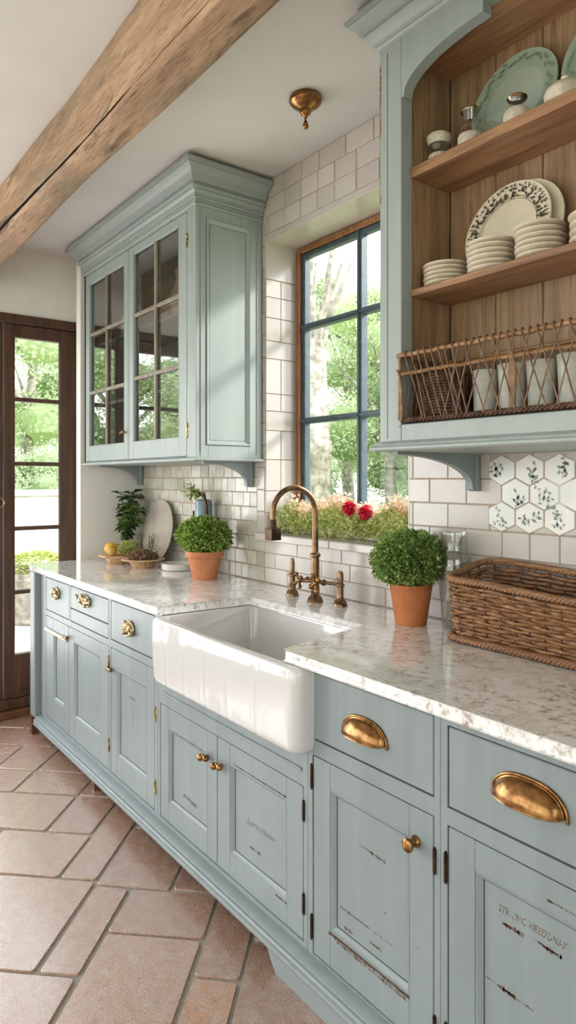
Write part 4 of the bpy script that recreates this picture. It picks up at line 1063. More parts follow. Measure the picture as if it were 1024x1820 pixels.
# jars
def jar(name, x, y, z, parts, label):
    t = thing(name, (x, y, z), label, 'jar')
    for nm, mat, prof in parts:
        b = MB(); b.lathe([(r, z + h) for r, h in prof], (x, y, 0), 28); b.build(nm, mat, t, 50)
jar('storage_jar', -1.240, 1.47, US, [('jar_body', 'speckle', [(0, 0), (.026, 0), (.030, 0.00528), (.031, 0.02904), (.028, 0.03696), (0, 0.03696)]), ('glass_neck', 'thinglass', [(0, 0.03762), (.027, 0.03762), (.025, 0.04752), (.030, 0.05808), (.029, 0.06468), (0, 0.06468)]), ('lid', 'speckle', [(0, 0.06534), (.029, 0.06534), (.034, 0.0792), (.034, 0.08844), (.028, 0.09372), (.012, 0.09108), (0, 0.09108)])], 'squat speckled jar with flared top, leftmost on the upper shelf')
jar('storage_jar', -1.135, 1.47, US, [('jar_body', 'speckle', [(0, 0), (.030, 0), (.032, 0.0063), (.032, 0.0441), (.029, 0.0504), (0, 0.0504)]), ('glass_neck', 'thinglass', [(0, 0.05103), (.030, 0.05103), (.031, 0.06552), (.025, 0.07812), (.018, 0.08568), (.024, 0.1109), (.0225, 0.1109), (0, 0.0882)]), ('gold_rim', 'brass_lt', [(0, 0.1115), (.0245, 0.1115), (.026, 0.1159), (.024, 0.1197), (0, 0.1184)])], 'tall glass topped jar with a gold rim, second from left on the upper shelf')
jar('storage_jar', -.982, 1.455, US, [('jar_body', 'speckle', [(0, 0), (.030, 0), (.032, .005), (.033, .035), (.026, .046), (0, .046)]), ('glass_neck', 'thinglass', [(0, .0465), (.024, .0465), (.019, .052), (.018, .062), (.024, .072), (.022, .072), (0, .056)]), ('gold_rim', 'brass', [(0, .0725), (.0235, .0725), (.025, .075), (.023, .078), (0, .077)])], 'round shouldered cream jar with a gold rim before the green plate')
t = thing('glass_cup', (-1.075, 1.478, US), 'small clear glass cup between the two gold rimmed jars', 'cup')
b = MB(); x, y, z = -1.075, 1.478, US; b.lathe([(0, z), (.020, z), (.024, z + .03), (.024, z + .055), (.0225, z + .055), (.0215, z + .03), (.017, z + .006), (0, z + .006)], (x, y, 0), 24); b.build('cup', 'thinglass', t, 50)
b = MB(); b.tube([(x - .0225, y, z + .045), (x - .040, y, z + .044), (x - .041, y, z + .022), (x - .0225, y, z + .016)], .0028, 8); b.build('handle', 'glass', t, 60)
jar('lidded_pot', -.855, 1.455, US, [('pot', 'speckle', [(0, 0), (.03, 0), (.045, .015), (.047, .03), (.044, .036), (0, .036)]), ('lid', 'ivory', [(0, .0365), (.043, .0365), (.036, .046), (.012, .052), (.007, .058), (.010, .066), (.006, .070), (0, .070)])], 'low cream lidded pot at the right edge of the upper shelf')

# ------------------------------------------------------------------ wire and cane plate basket
Wb = thing('cane_basket', (-.92, 1.44, 1.539), 'long open basket of cane rails and crossed wires in the bottom of the dish cabinet', 'basket')
bx0, bx1, fy_, by_ = -1.272, -.54, 1.352, 1.535; zb_, zm_, zt_ = 1.5475, 1.672, 1.722
def wob(x, a=.0009): return a * math.sin(x * 43) + a * math.sin(x * 91 + 1)
b = MB()
xs_ = np.linspace(bx0 - .012, bx1, 40)
b.tube([(x, fy_ + wob(x), zt_ + wob(x + 1)) for x in xs_], [.0066 + .0008 * math.sin(i * 1.9) for i in range(40)], 10)
b.tube([(bx0, y, zt_ - .001) for y in (fy_, by_)], .006, 8); b.tube([(bx0, by_, zt_), (bx1, by_, zt_)], .006, 8)
b.build('top_rail', 'cane', Wb, 60)
b = MB()
b.rings([[(x, fy_ - .006, zm_ - .0045 + wob(x)), (x, fy_ - .0095, zm_ + wob(x)), (x, fy_ - .006, zm_ + .0045 + wob(x)), (x, fy_ - .0035, zm_ + wob(x))] for x in np.linspace(bx0 + .006, bx1, 30)])
b.build('middle_rail', 'cane', Wb, 60)
b = MB()
for k in range(3):
    b.tube([(x, fy_ + .004 + .004 * math.sin(x * 160 + k * 2.1), zb_ + .004 * math.cos(x * 160 + k * 2.1)) for x in np.linspace(bx0, bx1, 180)], .0032, 6)
b.tube([(bx0, fy_, zb_), (bx0, by_, zb_)], .005, 8); b.tube([(bx0, by_, zb_), (bx1, by_, zb_)], .005, 8)
for k in range(12): y = fy_ + .015 + k * .014; b.tube([(bx0, y, zb_ - .001), (bx1, y, zb_ - .001)], .002, 5)
b.build('base_rail', 'wicker_d', Wb, 60)
b = MB(); rnd = random.Random(2)
x = bx0 + .02; k = 0
while x < bx1 - .03:
    dx = (.045 + .015 * rnd.random()) * (1 if k % 3 else 1); s_ = 1 if x < -1.08 else (1 if k % 2 else -1)
    top = Vector((x, fy_ - .0085, zt_ + .002)); bot = Vector((min(max(x + s_ * dx, bx0 + .01), bx1), fy_ - .004, zb_ + .002)); mid = top.lerp(bot, .5) + Vector((rnd.uniform(-.006, .006), -.001, 0))
    hook = [Vector((x - .003, fy_ + .009, zt_ + .002)), Vector((x - .002, fy_ + .002, zt_ + .0105)), Vector((x - .001, fy_ - .006, zt_ + .0085))]
    P4 = [top, top.lerp(mid, .5) + Vector((rnd.uniform(-.002, .002), 0, 0)), mid, mid.lerp(bot, .5), bot]
    b.tube(hook + P4, .0019, 6); x += .0225 if x < -1.08 else .0195; k += 1
# end and back wires
for y in np.linspace(fy_ + .02, by_ - .01, 9): b.tube([(bx0 - .001, y, zt_ + .004), (bx0 + .001, y + .01, (zt_ + zb_) / 2), (bx0, y - .004, zb_)], .0018, 6)
x = bx0 + .03; k = 0
while x < bx1 - .03: b.tube([(x, by_, zt_), (x + (.03 if k % 2 else -.02), by_, zb_)], .0018, 5); x += .035; k += 1
b.build('crossed_wires', 'wire', Wb, 60)
b = MB(); b.tube([(bx0 - .016, fy_ - .001, zm_ + .012), (bx0 - .004, fy_ - .006, zm_ + .008), (bx0 + .004, fy_ - .006, zm_ - .02), (bx0 + .008, fy_ - .006, zb_ + .04), (bx0 + .006, fy_ - .005, zb_ - .002)], .0036, 8)
b.tube([(bx0 - .004, fy_, zt_), (bx0 - .004, fy_ - .001, zb_)], .005, 8); b.build('upright', 'cane', Wb, 60)
# what the basket holds
b = MB(); rnd = random.Random(4)
for k in range(90):
    p = Vector((rnd.uniform(-1.255, -1.12), rnd.uniform(1.385, 1.515), 1.556 + rnd.random() * .035)); d_ = Vector((rnd.uniform(-.25, .25), rnd.uniform(-.15, .15), 1)).normalized() * rnd.uniform(.07, .125)
    b.tone = rnd.random(); q = p + d_ * .5 + Vector((rnd.uniform(-.01, .01), 0, 0)); b.tube([p, q, p + d_], rnd.uniform(.0018, .0035), 5)
for k in range(14):
    z = 1.56 + k * .008; b.tube([(-1.25, 1.40 + .006 * math.sin(k), z), (-1.18, 1.385, z + .004), (-1.13, 1.40, z)], .003, 5)
o = b.build('dried_twig_bundle', 'wicker_d', None, 60); setorigin(o, (-1.19, 1.45, 1.555)); tag(o, 'bundle of dark dried twigs at the left end inside the cane basket', 'twigs'); o['kind'] = 'stuff'
for i, (x, r, h, lab) in enumerate(((-1.075, .034, .115, 'pale frosted tumbler inside the cane basket, beside the dark twigs'), (-.995, .036, .12, 'pale frosted tumbler inside the cane basket, second from the twigs'), (-.915, .036, .118, 'pale frosted tumbler inside the cane basket, third from the twigs'), (-.835, .036, .122, 'pale frosted tumbler inside the cane basket, fourth from the twigs'), (-.755, .036, .12, 'pale frosted tumbler inside the cane basket, nearest the right edge'))):
    b = MB(); z = 1.5515; b.lathe([(0, z), (r * .8, z), (r * .85, z + .004), (r * .9, z + h * .5), (r, z + h), (r * .93, z + h), (r * .84, z + h * .5), (r * .75, z + .01), (0, z + .01)], (x, 1.455, 0), 24)
    o = b.build('tumbler', 'frost', None, 50); setorigin(o, (x, 1.455, z)); tag(o, lab, 'tumbler', 'tumblers in the cane basket')
b = MB(); b.prism([(-.957, 1.5517), (-.943, 1.5517), (-.940, 1.64), (-.946, 1.70), (-.954, 1.70), (-.960, 1.64)], 1, 1.385, 1.391); o = b.build('wooden_paddle', 'cane', None, 30); setorigin(o, (-.95, 1.388, 1.552)); tag(o, 'flat wooden paddle upright in the cane basket before the tumblers', 'spatula')

# ================================================================== COUNTER OBJECTS
CT = .9202
def foliage_ball(name, parent, c, rx, ry, rz, n, L, w, mat, seed, lobes=5, flat=-.55, inner=.55):
    rnd = np.random.RandomState(seed); b = MB(); py = random.Random(seed)
    lob = [Vector((py.gauss(0, 1), py.gauss(0, 1), py.gauss(0, .7))).normalized() for _ in range(lobes)]
    for i in range(n):
        d = Vector(rnd.normal(size=3)); d.normalize()
        if d.z < flat: d.z = -d.z * .3
        k = inner + (1.04 - inner) * py.random() ** .55
        k *= 1 + py.uniform(-.04, .09) + .09 * sum(max(0, d.dot(l)) ** 6 for l in lob) - .04
        p = Vector((c[0] + d.x * rx * k, c[1] + d.y * ry * k, c[2] + d.z * rz * k))
        if p.y > 1.752 or math.hypot(p.x + 1.372, p.y - 1.700) < .068: continue
        dd = (d + Vector(rnd.normal(size=3)) * .75).normalized(); up = Vector(rnd.normal(size=3))
        b.tone = min(1, max(0, py.gauss(.45, .25))); s_ = py.uniform(.7, 1.25); b.leaf(p, dd, up, L * s_, w * s_, py.uniform(.05, .4))
    return b.build(name, mat, parent, None)
def stems(parent, c, z0, z1, n, sp, mat='twig', seed=1, r=.0015):
    rnd = random.Random(seed); b = MB()
    for i in range(n):
        a = rnd.uniform(0, 6.28); q = rnd.random() ** .5
        b.tube([(c[0] + .3 * sp * q * math.cos(a), c[1] + .3 * sp * q * math.sin(a), z0), (c[0] + .6 * sp * q * math.cos(a), c[1] + .6 * sp * q * math.sin(a), (z0 + z1) / 2), (c[0] + sp * q * math.cos(a), c[1] + sp * q * math.sin(a), z1)], r, 5)
    return b.build('stems', mat, parent, 60)
def pot(parent, x, y, r0, r1, h, mat, rim=True):
    b = MB(); z = CT
    if rim: prof = [(0, z), (r0, z), (r0 + (r1 - r0) * .72, z + h * .76), (r1 * .96, z + h * .77), (r1, z + h * .80), (r1 * 1.01, z + h * .97), (r1 * .99, z + h), (r1 * .90, z + h), (r1 * .87, z + h * .85), (r1 * .84, z + h * .80), (0, z + h * .80)]
    else: prof = [(0, z), (r0, z), (r0 * 1.01, z + .002), (r0 + (r1 - r0) * .75, z + h * .75), (r0 + (r1 - r0) * .76, z + h * .757), (r1, z + h * .99), (r1 * .98, z + h), (r1 * .91, z + h), (r1 * .88, z + h * .86), (0, z + h * .86)]
    b.lathe(prof, (x, y, 0), 44); b.build('pot', mat, parent, 40)
    b = MB(); zz_ = z + h * .865; b.lathe([(0, zz_ - .01), (r1 * .87, zz_ - .01), (r1 * .86, zz_), (r1 * .5, zz_ + .006), (0, zz_ + .008)], (x, y, 0), 24); b.build('soil', 'soil', parent, 60)
p1 = thing('potted_boxwood', (-2.762, 1.607, CT), 'clipped boxwood ball in a rimmed terracotta pot left of the sink', 'potted plant')
pot(p1, -2.762, 1.607, .056, .090, .132, 'terracotta'); stems(p1, (-2.762, 1.607), 1.03, 1.12, 26, .08)
foliage_ball('foliage', p1, (-2.762, 1.607, 1.122), .112, .106, .084, 5200, .018, .012, 'box', 1, flat=-.8)
p2 = thing('potted_herb', (-1.500, 1.640, CT), 'bushy small leaved plant in an orange terracotta pot right of the sink', 'potted plant')
pot(p2, -1.500, 1.640, .050, .070, .132, 'terracotta2', False); stems(p2, (-1.500, 1.640), 1.03, 1.13, 40, .1)
foliage_ball('foliage', p2, (-1.500, 1.640, 1.130), .118, .108, .088, 9500, .0135, .0078, 'thyme', 2, 9, flat=-.8)
b = MB(); rnd = random.Random(8)
for i in range(110):  # wispy shoots
    a = rnd.uniform(0, 6.28); r = rnd.uniform(.085, .122); z = 1.06 + rnd.random() * .13; p = Vector((-1.5 + r * math.cos(a) * .9, 1.64 + r * math.sin(a) * .9, z)); q = p + Vector((math.cos(a) * .02, math.sin(a) * .01, rnd.uniform(-.02, .02)))
    if q.y > 1.755 or min(math.hypot(v_.x + 1.372, v_.y - 1.700) for v_ in (p, q)) < .07: continue
    b.tube([p, q], .0006, 4); b.tone = rnd.random()
    for k in range(4): b.leaf(p.lerp(q, k / 3), Vector((rnd.gauss(0, 1), rnd.gauss(0, 1), rnd.gauss(0, 1))), Vector((0, 0, 1)), .009, .005)
b.build('shoots', 'thyme', p2, None)
# bowls with fruit
t = thing('footed_fruit_bowl', (-3.575, 1.520, CT), 'small footed wooden bowl holding lemons at the far end of the worktop', 'bowl')
b = MB(); x, y = -3.575, 1.520; z = CT
b.lathe([(0, z), (.050, z), (.056, z + .004), (.066, z + .03), (.098, z + .034), (.104, z + .040), (.102, z + .045), (.07, z + .042), (0, z + .040)], (x, y, 0), 6); b.build('bowl', 'woodbowl', t, 30)
def fruit(x, y, z, r, mat, name, label, cat, sc=(1, 1, 1)):
    b = MB(); b.ball((x, y, z + r * sc[2]), r, sc, 20, 13); o = b.build(name, mat, None, 70); setorigin(o, (x, y, z)); tag(o, label, cat); return o
f = fruit(-3.605, 1.495, .9655, .036, 'lemon', 'lemon', 'large yellow lemon resting at the left of the wooden bowl', 'lemon', (1.15, 1, .95))
f = fruit(-3.525, 1.468, .9655, .026, 'gourd', 'gourd', 'smaller mustard gourd at the right front of the wooden bowl', 'gourd', (1.1, 1, .95))
b = MB(); b.tube([(-3.525, 1.468, 1.012), (-3.522, 1.466, 1.020)], [.004, .002], 6); b.build('stem', 'twig', f, 60)
f = fruit(-3.60, 1.568, .9655, .027, 'lemon', 'lemon', 'smaller yellow lemon at the back of the wooden bowl', 'lemon', (1.15, 1, .95))
herb = thing('herb_sprig', (-3.52, 1.553, .966), 'pale green herb cluster on the right side of the lemon bowl', 'herbs')
foliage_ball('foliage', herb, (-3.515, 1.553, 1.005), .042, .040, .036, 420, .018, .011, 'fleaf', 12)
t = thing('wooden_bowl', (-3.325, 1.560, CT), 'shallow wooden bowl of dried flowers before the leaning platter', 'bowl')
b = MB(); x, y = -3.325, 1.560; b.lathe([(0, z), (.055, z), (.058, z + .004), (.078, z + .034), (.112, z + .038), (.116, z + .043), (.112, z + .046), (.08, z + .044), (.06, z + .018), (0, z + .014)], (x, y, 0), 40); b.build('bowl', 'woodbowl', t, 40)
b = MB(); rnd = random.Random(6)
for i in range(420):
    a = rnd.uniform(0, 6.28); r = .082 * rnd.random() ** .5; p = Vector((x + r * math.cos(a), y + r * math.sin(a) * .9, z + .022 + rnd.random() * (.085 - r * .5))); b.tone = rnd.random()
    for k in range(5): b.leaf(p, Vector((rnd.gauss(0, 1), rnd.gauss(0, 1), rnd.gauss(0, 1))), Vector((0, 0, 1)), .015, .009)
o = b.build('dried_flowers', 'dried', None, None); setorigin(o, (x, y, z + .03)); tag(o, 'brown dried flower heads heaped in the shallow wooden bowl', 'dried flowers'); o['kind'] = 'stuff'
hs = thing('herb_sprig', (x + .04, y, z + .06), 'thin green sprigs rising from the dried flower bowl', 'herbs')
b = MB(); lf = MB()
for i in range(26):
    a = rnd.uniform(-.6, 2.2); p = Vector((x + rnd.uniform(-.06, .08), y + rnd.uniform(-.04, .05), z + .06)); q = p + Vector((.06 * math.cos(a) * rnd.random(), .01, rnd.uniform(.04, .125)))
    if q.y > 1.66: continue
    b.tube([p, p.lerp(q, .5) + Vector((.004, 0, 0)), q], .0009, 4)
    for k in range(9):
        lf.tone = rnd.random(); lf.leaf(p.lerp(q, .25 + .75 * k / 8), Vector((rnd.gauss(0, 1), rnd.gauss(0, 1), .6)), Vector((0, 0, 1)), .011, .006)
b.build('stems', 'twig', hs, 60); lf.build('foliage', 'bigleaf', hs, None)
# leaning platter
pl = leaning('grey_platter', -3.47, CT, .176, ['greyplate', 'greyplate', 'greyplate'], None, 'large grey stoneware platter leaning on the tiles behind the dried flower bowl', 9, YB - .008, thick=.016)
# marble dish
b = MB(); b.lathe([(0, z), (.085, z), (.09, z + .004), (.092, z + .030), (.088, z + .034), (.08, z + .032), (.076, z + .012), (0, z + .010)], (-3.13, 1.668, 0), 36)
o = b.build('marble_dish', 'marble_s', None, 40); setorigin(o, (-3.13, 1.668, CT)); tag(o, 'low round marble dish against the tiles between platter and boxwood', 'dish')
# tall leafy plant
lp = thing('leafy_plant', (-3.722, 1.640, CT), 'tall broad leaved plant in the far corner behind the lemon bowl', 'potted plant')
b = MB(); b.lathe([(0, CT), (.045, CT), (.058, CT + .08), (.060, CT + .085), (.054, CT + .085), (.052, CT + .07), (0, CT + .07)], (-3.722, 1.640, 0), 28); b.build('pot', 'terracotta', lp, 40)
b = MB(); lf = MB(); rnd = random.Random(14)
for i in range(9):
    a = rnd.uniform(0, 6.28); h = rnd.uniform(.12, .34); sp = rnd.uniform(.02, .075) + (.10 if i in (3, 7) else 0); a = a if i not in (3, 7) else rnd.uniform(-.4, .3)
    p = Vector((-3.722, 1.64, CT + .07)); q = p + Vector((sp * math.cos(a), sp * math.sin(a) * .7, h)); mid = p.lerp(q, .5) + Vector((0, 0, .02)); b.tube([p, mid, q], .0022, 6)
    nl = int(h / .026)
    for k in range(nl):
        f_ = .22 + .78 * k / nl; o_ = p.lerp(mid, f_ * 2) if f_ < .5 else mid.lerp(q, f_ * 2 - 1); an = k * 2.4 + rnd.uniform(-.4, .4)
        for j in range(2):
            lf.tone = min(1, max(0, rnd.gauss(.4, .28))); dd = Vector((math.cos(an + j * PI), math.sin(an + j * PI) * .8, rnd.uniform(-.2, .6)))
            L = rnd.uniform(.045, .075)
            e = o_ + dd.normalized() * L
            if e.y > 1.755 or e.x < -3.828: continue
            lf.leaf(o_, dd, Vector((0, 0, 1)), L, L * .48, .35)
b.build('stems', 'twig', lp, 60); lf.build('foliage', 'bigleaf', lp, None)
# blue enamel jug with a spout and a sprig
bt = thing('enamel_bottle', (-2.945, 1.705, CT), 'blue grey enamel bottle with a dark curved handle behind the boxwood', 'bottle')
x, y = -2.945, 1.708
b = MB(); b.lathe([(0, CT), (.040, CT), (.042, CT + .006), (.042, CT + .345), (.040, CT + .360), (.030, CT + .366), (.012, CT + .368), (.011, CT + .376), (0, CT + .376)], (x, y, 0), 28); b.build('body', 'blueglass', bt, 45)
b = MB(); b.tube([(x + .0, y - .005, 1.296), (x + .018, y - .012, 1.318), (x + .04, y - .014, 1.29), (x + .052, y - .012, 1.25), (x + .053, y - .012, 1.16), (x + .046, y - .01, 1.14)], .0055, 8); b.build('handle', 'darkiron', bt, 60)
b = MB(); b.box(x - .03, x - .022, y - .047, y - .038, 1.17, 1.23, .002); b.box(x + .002, x + .008, y - .047, y - .04, 1.16, 1.19, .002); b.build('clasp', 'darkiron', bt, 30)
sp = thing('leafy_sprig', (x, y, 1.297), 'green leafy sprig standing in the neck of the enamel bottle', 'sprig')
b = MB(); lf = MB(); rnd = random.Random(10)
for i in range(9):
    p = Vector((x, y, 1.297)); q = p + Vector((rnd.uniform(-.17, -.01), rnd.uniform(-.05, .01), rnd.uniform(.0, .06))); b.tube([p, p.lerp(q, .5) + Vector((0, 0, .012)), q], .0014, 5)
    for k in range(8):
        lf.tone = rnd.random(); o_ = p.lerp(q, .25 + .75 * k / 7); dd = Vector((rnd.gauss(-.3, 1), rnd.gauss(0, .6), rnd.gauss(.2, .8)))
        e = o_ + dd.normalized() * .03
        if e.y < 1.757: lf.leaf(o_, dd, Vector((0, 0, 1)), .028, .014, .3)
b.build('stems', 'twig', sp, 60); lf.build('foliage', 'box', sp, None)
# glass jar
b = MB(); x, y = -1.372, 1.700; z = CT; pr = [(0, 0), (.036, 0), (.040, .004), (.046, .10), (.052, .17), (.054, .205), (.050, .228), (.043, .243), (.0415, .252), (.0425, .290), (.045, .298), (.044, .301)]
inn = [(r - .003, h) for r, h in pr[::-1] if h > .01]; inn = [(.042, .301), (.0395, .290), (.0385, .252), (.040, .243), (.047, .228), (.051, .205), (.049, .17), (.043, .10), (.037, .01), (0, .009)]
b.lathe([(r, z + h) for r, h in pr + inn], (x, y, 0), 40); o = b.build('glass_jar', 'thinglass', None, 50); setorigin(o, (x, y, CT)); tag(o, 'tall clear glass jar between the herb pot and the wicker basket', 'jar')

# ------------------------------------------------------------------ big wicker basket
WB = thing('wicker_basket', (-1.0, 1.65, CT), 'large rectangular brown wicker basket at the right end of the worktop', 'basket')
def bpath(k, s):   # k 0..1 along perimeter, s inset
    x0, x1, y0, y1, r = -1.293 + s, -.70 - s, 1.552 + s, 1.748 - s, .045
    segs = [(x1 - x0 - 2 * r), PI / 2 * r, (y1 - y0 - 2 * r), PI / 2 * r, (x1 - x0 - 2 * r), PI / 2 * r, (y1 - y0 - 2 * r), PI / 2 * r]
    T_ = sum(segs); d = (k % 1) * T_
    st = [((x0 + r, y0), (1, 0)), ((x1 - r, y0 + r), -PI / 2), ((x1, y0 + r), (0, 1)), ((x1 - r, y1 - r), 0), ((x1 - r, y1), (-1, 0)), ((x0 + r, y1 - r), PI / 2), ((x0, y1 - r), (0, -1)), ((x0 + r, y0 + r), PI)]
    for L, (o_, q) in zip(segs, st):
        if d <= L or o_ is st[-1][0]:
            if isinstance(q, tuple): return Vector((o_[0] + q[0] * d, o_[1] + q[1] * d)), Vector((q[1], -q[0]))
            a = q + d / r; return Vector((o_[0] + r * math.cos(a), o_[1] + r * math.sin(a))), Vector((math.cos(a), math.sin(a)))
        d -= L
def rimz(p): return 1.094 + max(0, (p.y - 1.552) / .196) * .038 + .006 * math.sin(p.x * 9)
NS = 32; rnd = random.Random(31)
b = MB()
for row in range(14):
    f_ = (row + .5) / 14; pts = []; n = NS * 8; ph = row % 2
    for i in range(n + 1):
        k = i / n; p, nr = bpath(k, .010 * (1 - f_) + .002); zz_ = CT + .022 + (rimz(p) - .014 - CT - .022) * f_
        off = .0042 * math.cos(PI * NS * k + PI * ph); q = p + nr * off
        pts.append((q.x, q.y, zz_ + rnd.uniform(-.0008, .0008) + .0012 * math.sin(k * 90 + row)))
    b.tone = rnd.random(); b.tube(pts, [.0056 + .0008 * math.sin(i * .37 + row) for i in range(n + 1)], 6, False)
b.build('woven_side', 'wicker', WB, 60)
b = MB()
for i in range(NS):
    p0, n0 = bpath((i) / NS, .012); p1_, n1 = bpath((i) / NS, .002); b.tube([(p0.x, p0.y, CT + .008), (p1_.x, p1_.y, rimz(p1_))], .0032, 6)
b.build('stakes', 'wicker_d', WB, 60)
def braid(name, s, zf, R, r, turns, mat):
    b = MB(); n = 420
    for j in range(4):
        pts = []
        for i in range(n + 1):
            k = i / n; p, nr = bpath(k, s); a = 2 * PI * turns * k + j * PI / 2; q = p + nr * R * math.cos(a); pts.append((q.x, q.y, zf(p) + R * math.sin(a)))
        b.tube(pts, r, 6, False)
    return b.build(name, mat, WB, 60)
braid('rim', .0, lambda p: rimz(p), .0062, .0048, 30, 'wicker')
braid('base_braid', .002, lambda p: CT + .0125, .0068, .005, 30, 'wicker')
b = MB(); b.box(-1.275, -.718, 1.57, 1.73, CT + .002, CT + .010); b.build('basket_bottom', 'wicker_d', WB)

# ------------------------------------------------------------------ window planter with flowers
wp = thing('window_planter', (-2.06, 1.89, 1.1445), 'long planter of pale blossoms and leaves on the window sill', 'planter')
b = MB(); zz0 = 1.1445; b.box(-2.455, -1.635, 1.868, 1.926, zz0, zz0 + .045, .004); b.build('trough', 'marble_s', wp)
b = MB(); rnd = random.Random(44); lo = MB(); fp = MB()
for i in range(3300):
    x = rnd.uniform(-2.472, -1.64); y = rnd.uniform(1.800, 1.934); top = 1.262 + .02 * math.sin(x * 17) + .012 * math.sin(x * 41); z = zz0 + .006 + (top - zz0) * rnd.random() ** .8 * (1 - .35 * max(0, (1.87 - y) / .07))
    b.tone = rnd.random(); b.leaf(Vector((x, y, z)), Vector((rnd.gauss(0, 1), rnd.gauss(-.4, .6), rnd.gauss(.4, .8))), Vector((0, 0, 1)), min(.022, (1.938 - y) + .008), .014, .3)
for i in range(1500):
    x = rnd.uniform(-2.46, -1.65); y = rnd.uniform(1.84, 1.925); z = 1.235 + .02 * math.sin(x * 17) + .012 * math.sin(x * 41) + rnd.random() * .065
    fp.tone = rnd.random()
    if rnd.random() < .55 or x > -2.36: fp.leaf(Vector((x, y, z)), Vector((rnd.gauss(0, 1), rnd.gauss(-.4, .5), rnd.gauss(.4, .8))), Vector((0, 0, 1)), .016, .015, .2)
b.build('foliage', 'fleaf', wp, None); fp.build('pale_blossoms', 'fpink', wp, None)
for fx_, fz_, lab in ((-2.008, 1.272, 0), (-1.915, 1.257, 1)):
    f_ = MB()
    for i in range(420):
        d_ = Vector((rnd.gauss(0, 1), rnd.gauss(0, 1), rnd.gauss(0, 1))).normalized(); p = Vector((fx_, 1.835 + .0, fz_)) + d_ * rnd.uniform(.008, .024); f_.tone = rnd.random(); f_.leaf(p, d_ + Vector((rnd.gauss(0, .5), 0, rnd.gauss(0, .5))), Vector((0, 0, 1)), .012, .011, .3)
    o = f_.build('red_bloom', 'fred', wp, None); o['label'] = 'crimson flower head'

# ================================================================== OUTSIDE
b = MB(); b.box(-40, 20, 2.2, 45, -.35, -.30); b.box(-40, XL - .25, -25, 2.2, -.35, -.30); b.box(XL - .25, 20, -25, YF - .3, -.35, -.30); b.box(XR + .3, 20, YF - .3, 2.2, -.35, -.30)
o = b.build('garden_lawn', 'grass', None, None); struct(o)
b = MB(); b.box(-8.0, XL - .2, -3.5, 3.4, -.299, -.05); struct(b.build('terrace', 'patio', None, None))
b = MB(); b.box(-8.9, -8.5, -5, 6, -.299, 1.18, .02); b.box(-8.95, -8.45, -5, 6, 1.18, 1.25, .01); o = b.build('garden_wall', 'garden_wall', None, 30); setorigin(o, (-8.7, .5, -.3)); tag(o, 'low whitewashed garden wall seen through the brown door', 'wall')
def tree(x, y, h, r, n, mat, seed, label, trunk=.12, zc=None, L=.10, bot=.25, group='trees in the garden', name='garden_tree'):
    t = thing(name, (x, y, -.3), label, 'tree', group); rnd = random.Random(seed)
    b = MB(); pts = [(x + .05 * math.sin(k * 1.3), y + .05 * math.cos(k), -.3 + h * .85 * k / 7) for k in range(8)]; b.tube(pts, [trunk * (1 - .085 * k) for k in range(8)], 12)
    for k in range(7):
        a = rnd.uniform(0, 6.28); z = h * rnd.uniform(.35, .7); b.tube([(x, y, z), (x + r * .4 * math.cos(a), y + r * .4 * math.sin(a), z + h * .14), (x + r * .8 * math.cos(a), y + r * .8 * math.sin(a), z + h * .24)], [trunk * .4, trunk * .22, trunk * .06], 7)
    b.build('trunk', 'bark', t, 60)
    b = MB(); z0, z1 = h * bot - .3, h - .3; clumps = []
    for k in range(34):
        f_ = rnd.random(); rr = r * math.sin(PI * (.14 + .80 * f_)) ** .7; a = rnd.uniform(0, 6.28); q = rnd.random() ** .5
        clumps.append((x + rr * q * math.cos(a), y + rr * q * math.sin(a), z0 + (z1 - z0) * f_, r * rnd.uniform(.20, .36)))
    for c_ in clumps: b.tone = rnd.random() * .5; b.ball(c_[:3], c_[3] * .62, (1, 1, .8), 10, 7, .2)
    for i in range(int(n * 2.4)):
        c_ = clumps[rnd.randrange(len(clumps))]; d_ = Vector((rnd.gauss(0, 1), rnd.gauss(0, 1), rnd.gauss(0, .8))).normalized(); p = Vector(c_[:3]) + d_ * c_[3] * (.45 + .65 * rnd.random())
        b.tone = min(1, max(0, rnd.gauss(.5, .25))); b.leaf(p, Vector((rnd.gauss(0, 1), rnd.gauss(0, 1), rnd.gauss(-.2, .7))), Vector((rnd.gauss(0, 1), 0, 1)), L * rnd.uniform(.45, .95), L * .5, .25)
    b.build('crown', mat, t, None)
# seen through the window
b = MB(); b.rings([[(-7.35 + r * math.cos(2 * PI * k / 20), 5.9 + r * math.sin(2 * PI * k / 20), z) for k in range(20)] for z, r in ((-.3, .42), (.6, .36), (1.75, .34), (1.78, .37), (1.9, .37), (1.95, .33), (3.3, .27))])
for k in range(10): a = k * .7; b.tube([(-7.35, 5.9, 2.6), (-7.35 + .35 * math.cos(a), 5.9 + .3 * math.sin(a), 3.6), (-7.3 + .7 * math.cos(a), 5.9 + .5 * math.sin(a), 4.2 + .12 * k)], [.09, .05, .015], 7)
o = b.build('old_tree_trunk', 'bark', None, 60); setorigin(o, (-7.35, 5.9, -.3)); tag(o, 'thick pale old trunk with bare branches outside the window', 'tree trunk')
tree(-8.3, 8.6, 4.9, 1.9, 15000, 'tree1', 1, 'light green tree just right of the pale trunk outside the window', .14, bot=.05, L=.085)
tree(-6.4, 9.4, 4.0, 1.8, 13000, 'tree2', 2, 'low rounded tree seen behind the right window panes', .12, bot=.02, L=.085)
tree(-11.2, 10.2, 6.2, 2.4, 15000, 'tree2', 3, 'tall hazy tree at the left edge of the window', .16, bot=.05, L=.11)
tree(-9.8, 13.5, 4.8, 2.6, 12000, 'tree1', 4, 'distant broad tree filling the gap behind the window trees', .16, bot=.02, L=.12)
tree(-4.7, 7.6, 2.3, 1.3, 9000, 'tree1', 5, 'low shrub outside below the right window panes', .07, bot=.02, L=.07)
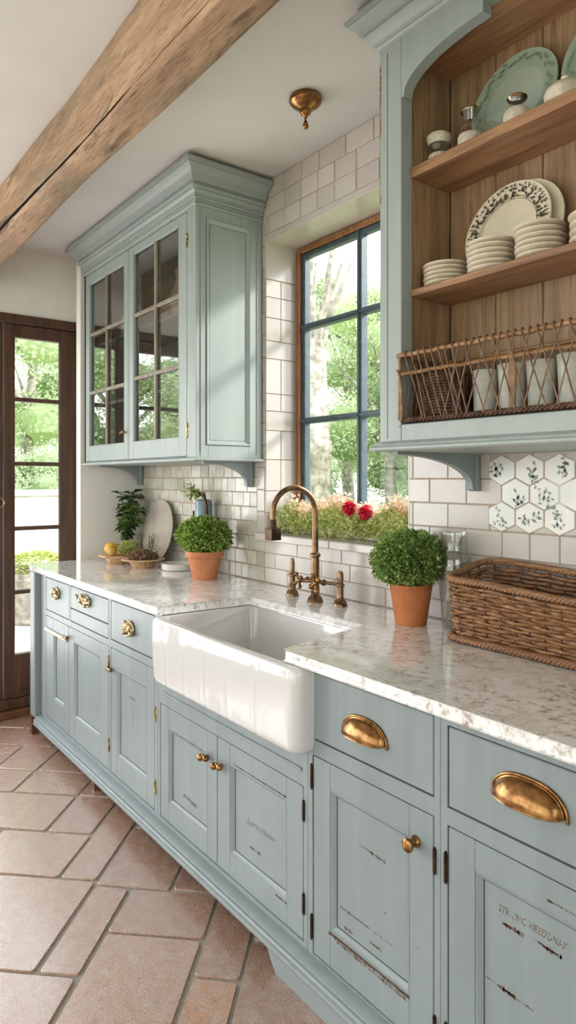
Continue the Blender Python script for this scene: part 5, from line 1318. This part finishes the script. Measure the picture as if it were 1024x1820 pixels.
tree(-7.3, 11.6, 2.6, 1.5, 9000, 'tree2', 31, 'low bush behind the trees in the lower window panes', .06, bot=.02, L=.09)
tree(-10.0, 7.7, 2.4, 1.2, 8000, 'tree1', 32, 'low bush left of the pale trunk outside the window', .06, bot=.02, L=.08)
# seen through the door
tree(-11.6, 3.4, 5.2, 1.9, 14000, 'tree1', 6, 'bright tree filling the upper door panes', .14, bot=.1, L=.085)
tree(-12.6, .9, 5.6, 2.2, 13000, 'tree2', 7, 'green tree reflected in the glazed cabinet doors', .15, bot=.1, L=.1)
tree(-15.5, 6.0, 6.5, 2.6, 12000, 'tree2', 8, 'distant tree behind the bright tree in the door panes', .18, bot=.1, L=.12)
tree(-12.0, -2.2, 5.4, 2.2, 9000, 'tree1', 9, 'tree beyond the glazed doors on the left of the terrace', .15, bot=.1, L=.1)
tree(-10.3, 3.0, 2.0, .9, 6000, 'tree2', 10, 'rounded green bush just behind the low white garden wall', .05, bot=.1, L=.06)
# unseen trees added beyond the opposite and near windows to block daylight
tree(-3.4, -6.6, 5.2, 2.0, 5000, 'tree1', 21, 'unseen tree added to dim the leftmost window opposite the cabinets', .14, bot=.05, L=.13)
tree(-.6, -6.9, 5.6, 2.2, 5000, 'tree2', 22, 'unseen tree added to dim the middle window opposite the cabinets', .14, bot=.05, L=.13)
tree(2.4, -6.4, 5.0, 2.0, 5000, 'tree1', 23, 'unseen tree added to dim the rightmost window opposite the cabinets', .14, bot=.05, L=.13)
tree(6.2, -.6, 4.8, 1.9, 5000, 'tree2', 24, 'unseen tree added to dim the near side window behind the viewer', .14, bot=.05, L=.13)
# stone planter outside the door
sp_ = thing('stone_planter', (-7.0, 2.12, -.05), 'ribbed grey stone planter on the terrace outside the door', 'planter')
b = MB(); zz_ = -.05
prof = [(0, 0), (.26, 0), (.28, .03), (.25, .06), (.30, .18), (.36, .38), (.38, .44), (.42, .46), (.42, .52), (.37, .52), (.35, .44), (0, .42)]; rs = []
for r, h in prof:
    rs.append([(-7.0 + (r + (.012 if 0.1 < h < .45 and k % 4 < 2 and r > .2 else 0)) * math.cos(2 * PI * k / 64), 2.12 + (r + (.012 if .1 < h < .45 and k % 4 < 2 and r > .2 else 0)) * math.sin(2 * PI * k / 64), zz_ + h) for k in range(64)])
b.rings(rs); b.build('planter_body', 'bark', sp_, 30)
b = MB(); rnd = random.Random(3)
for i in range(1500):
    d_ = Vector((rnd.gauss(0, 1), rnd.gauss(0, 1), abs(rnd.gauss(0, 1)))).normalized(); b.tone = rnd.random(); b.leaf(Vector((-7.0, 2.12, .42)) + Vector((d_.x * .36, d_.y * .36, d_.z * .2)), d_, Vector((0, 0, 1)), .05, .03)
b.build('foliage', 'fleaf', sp_, None)
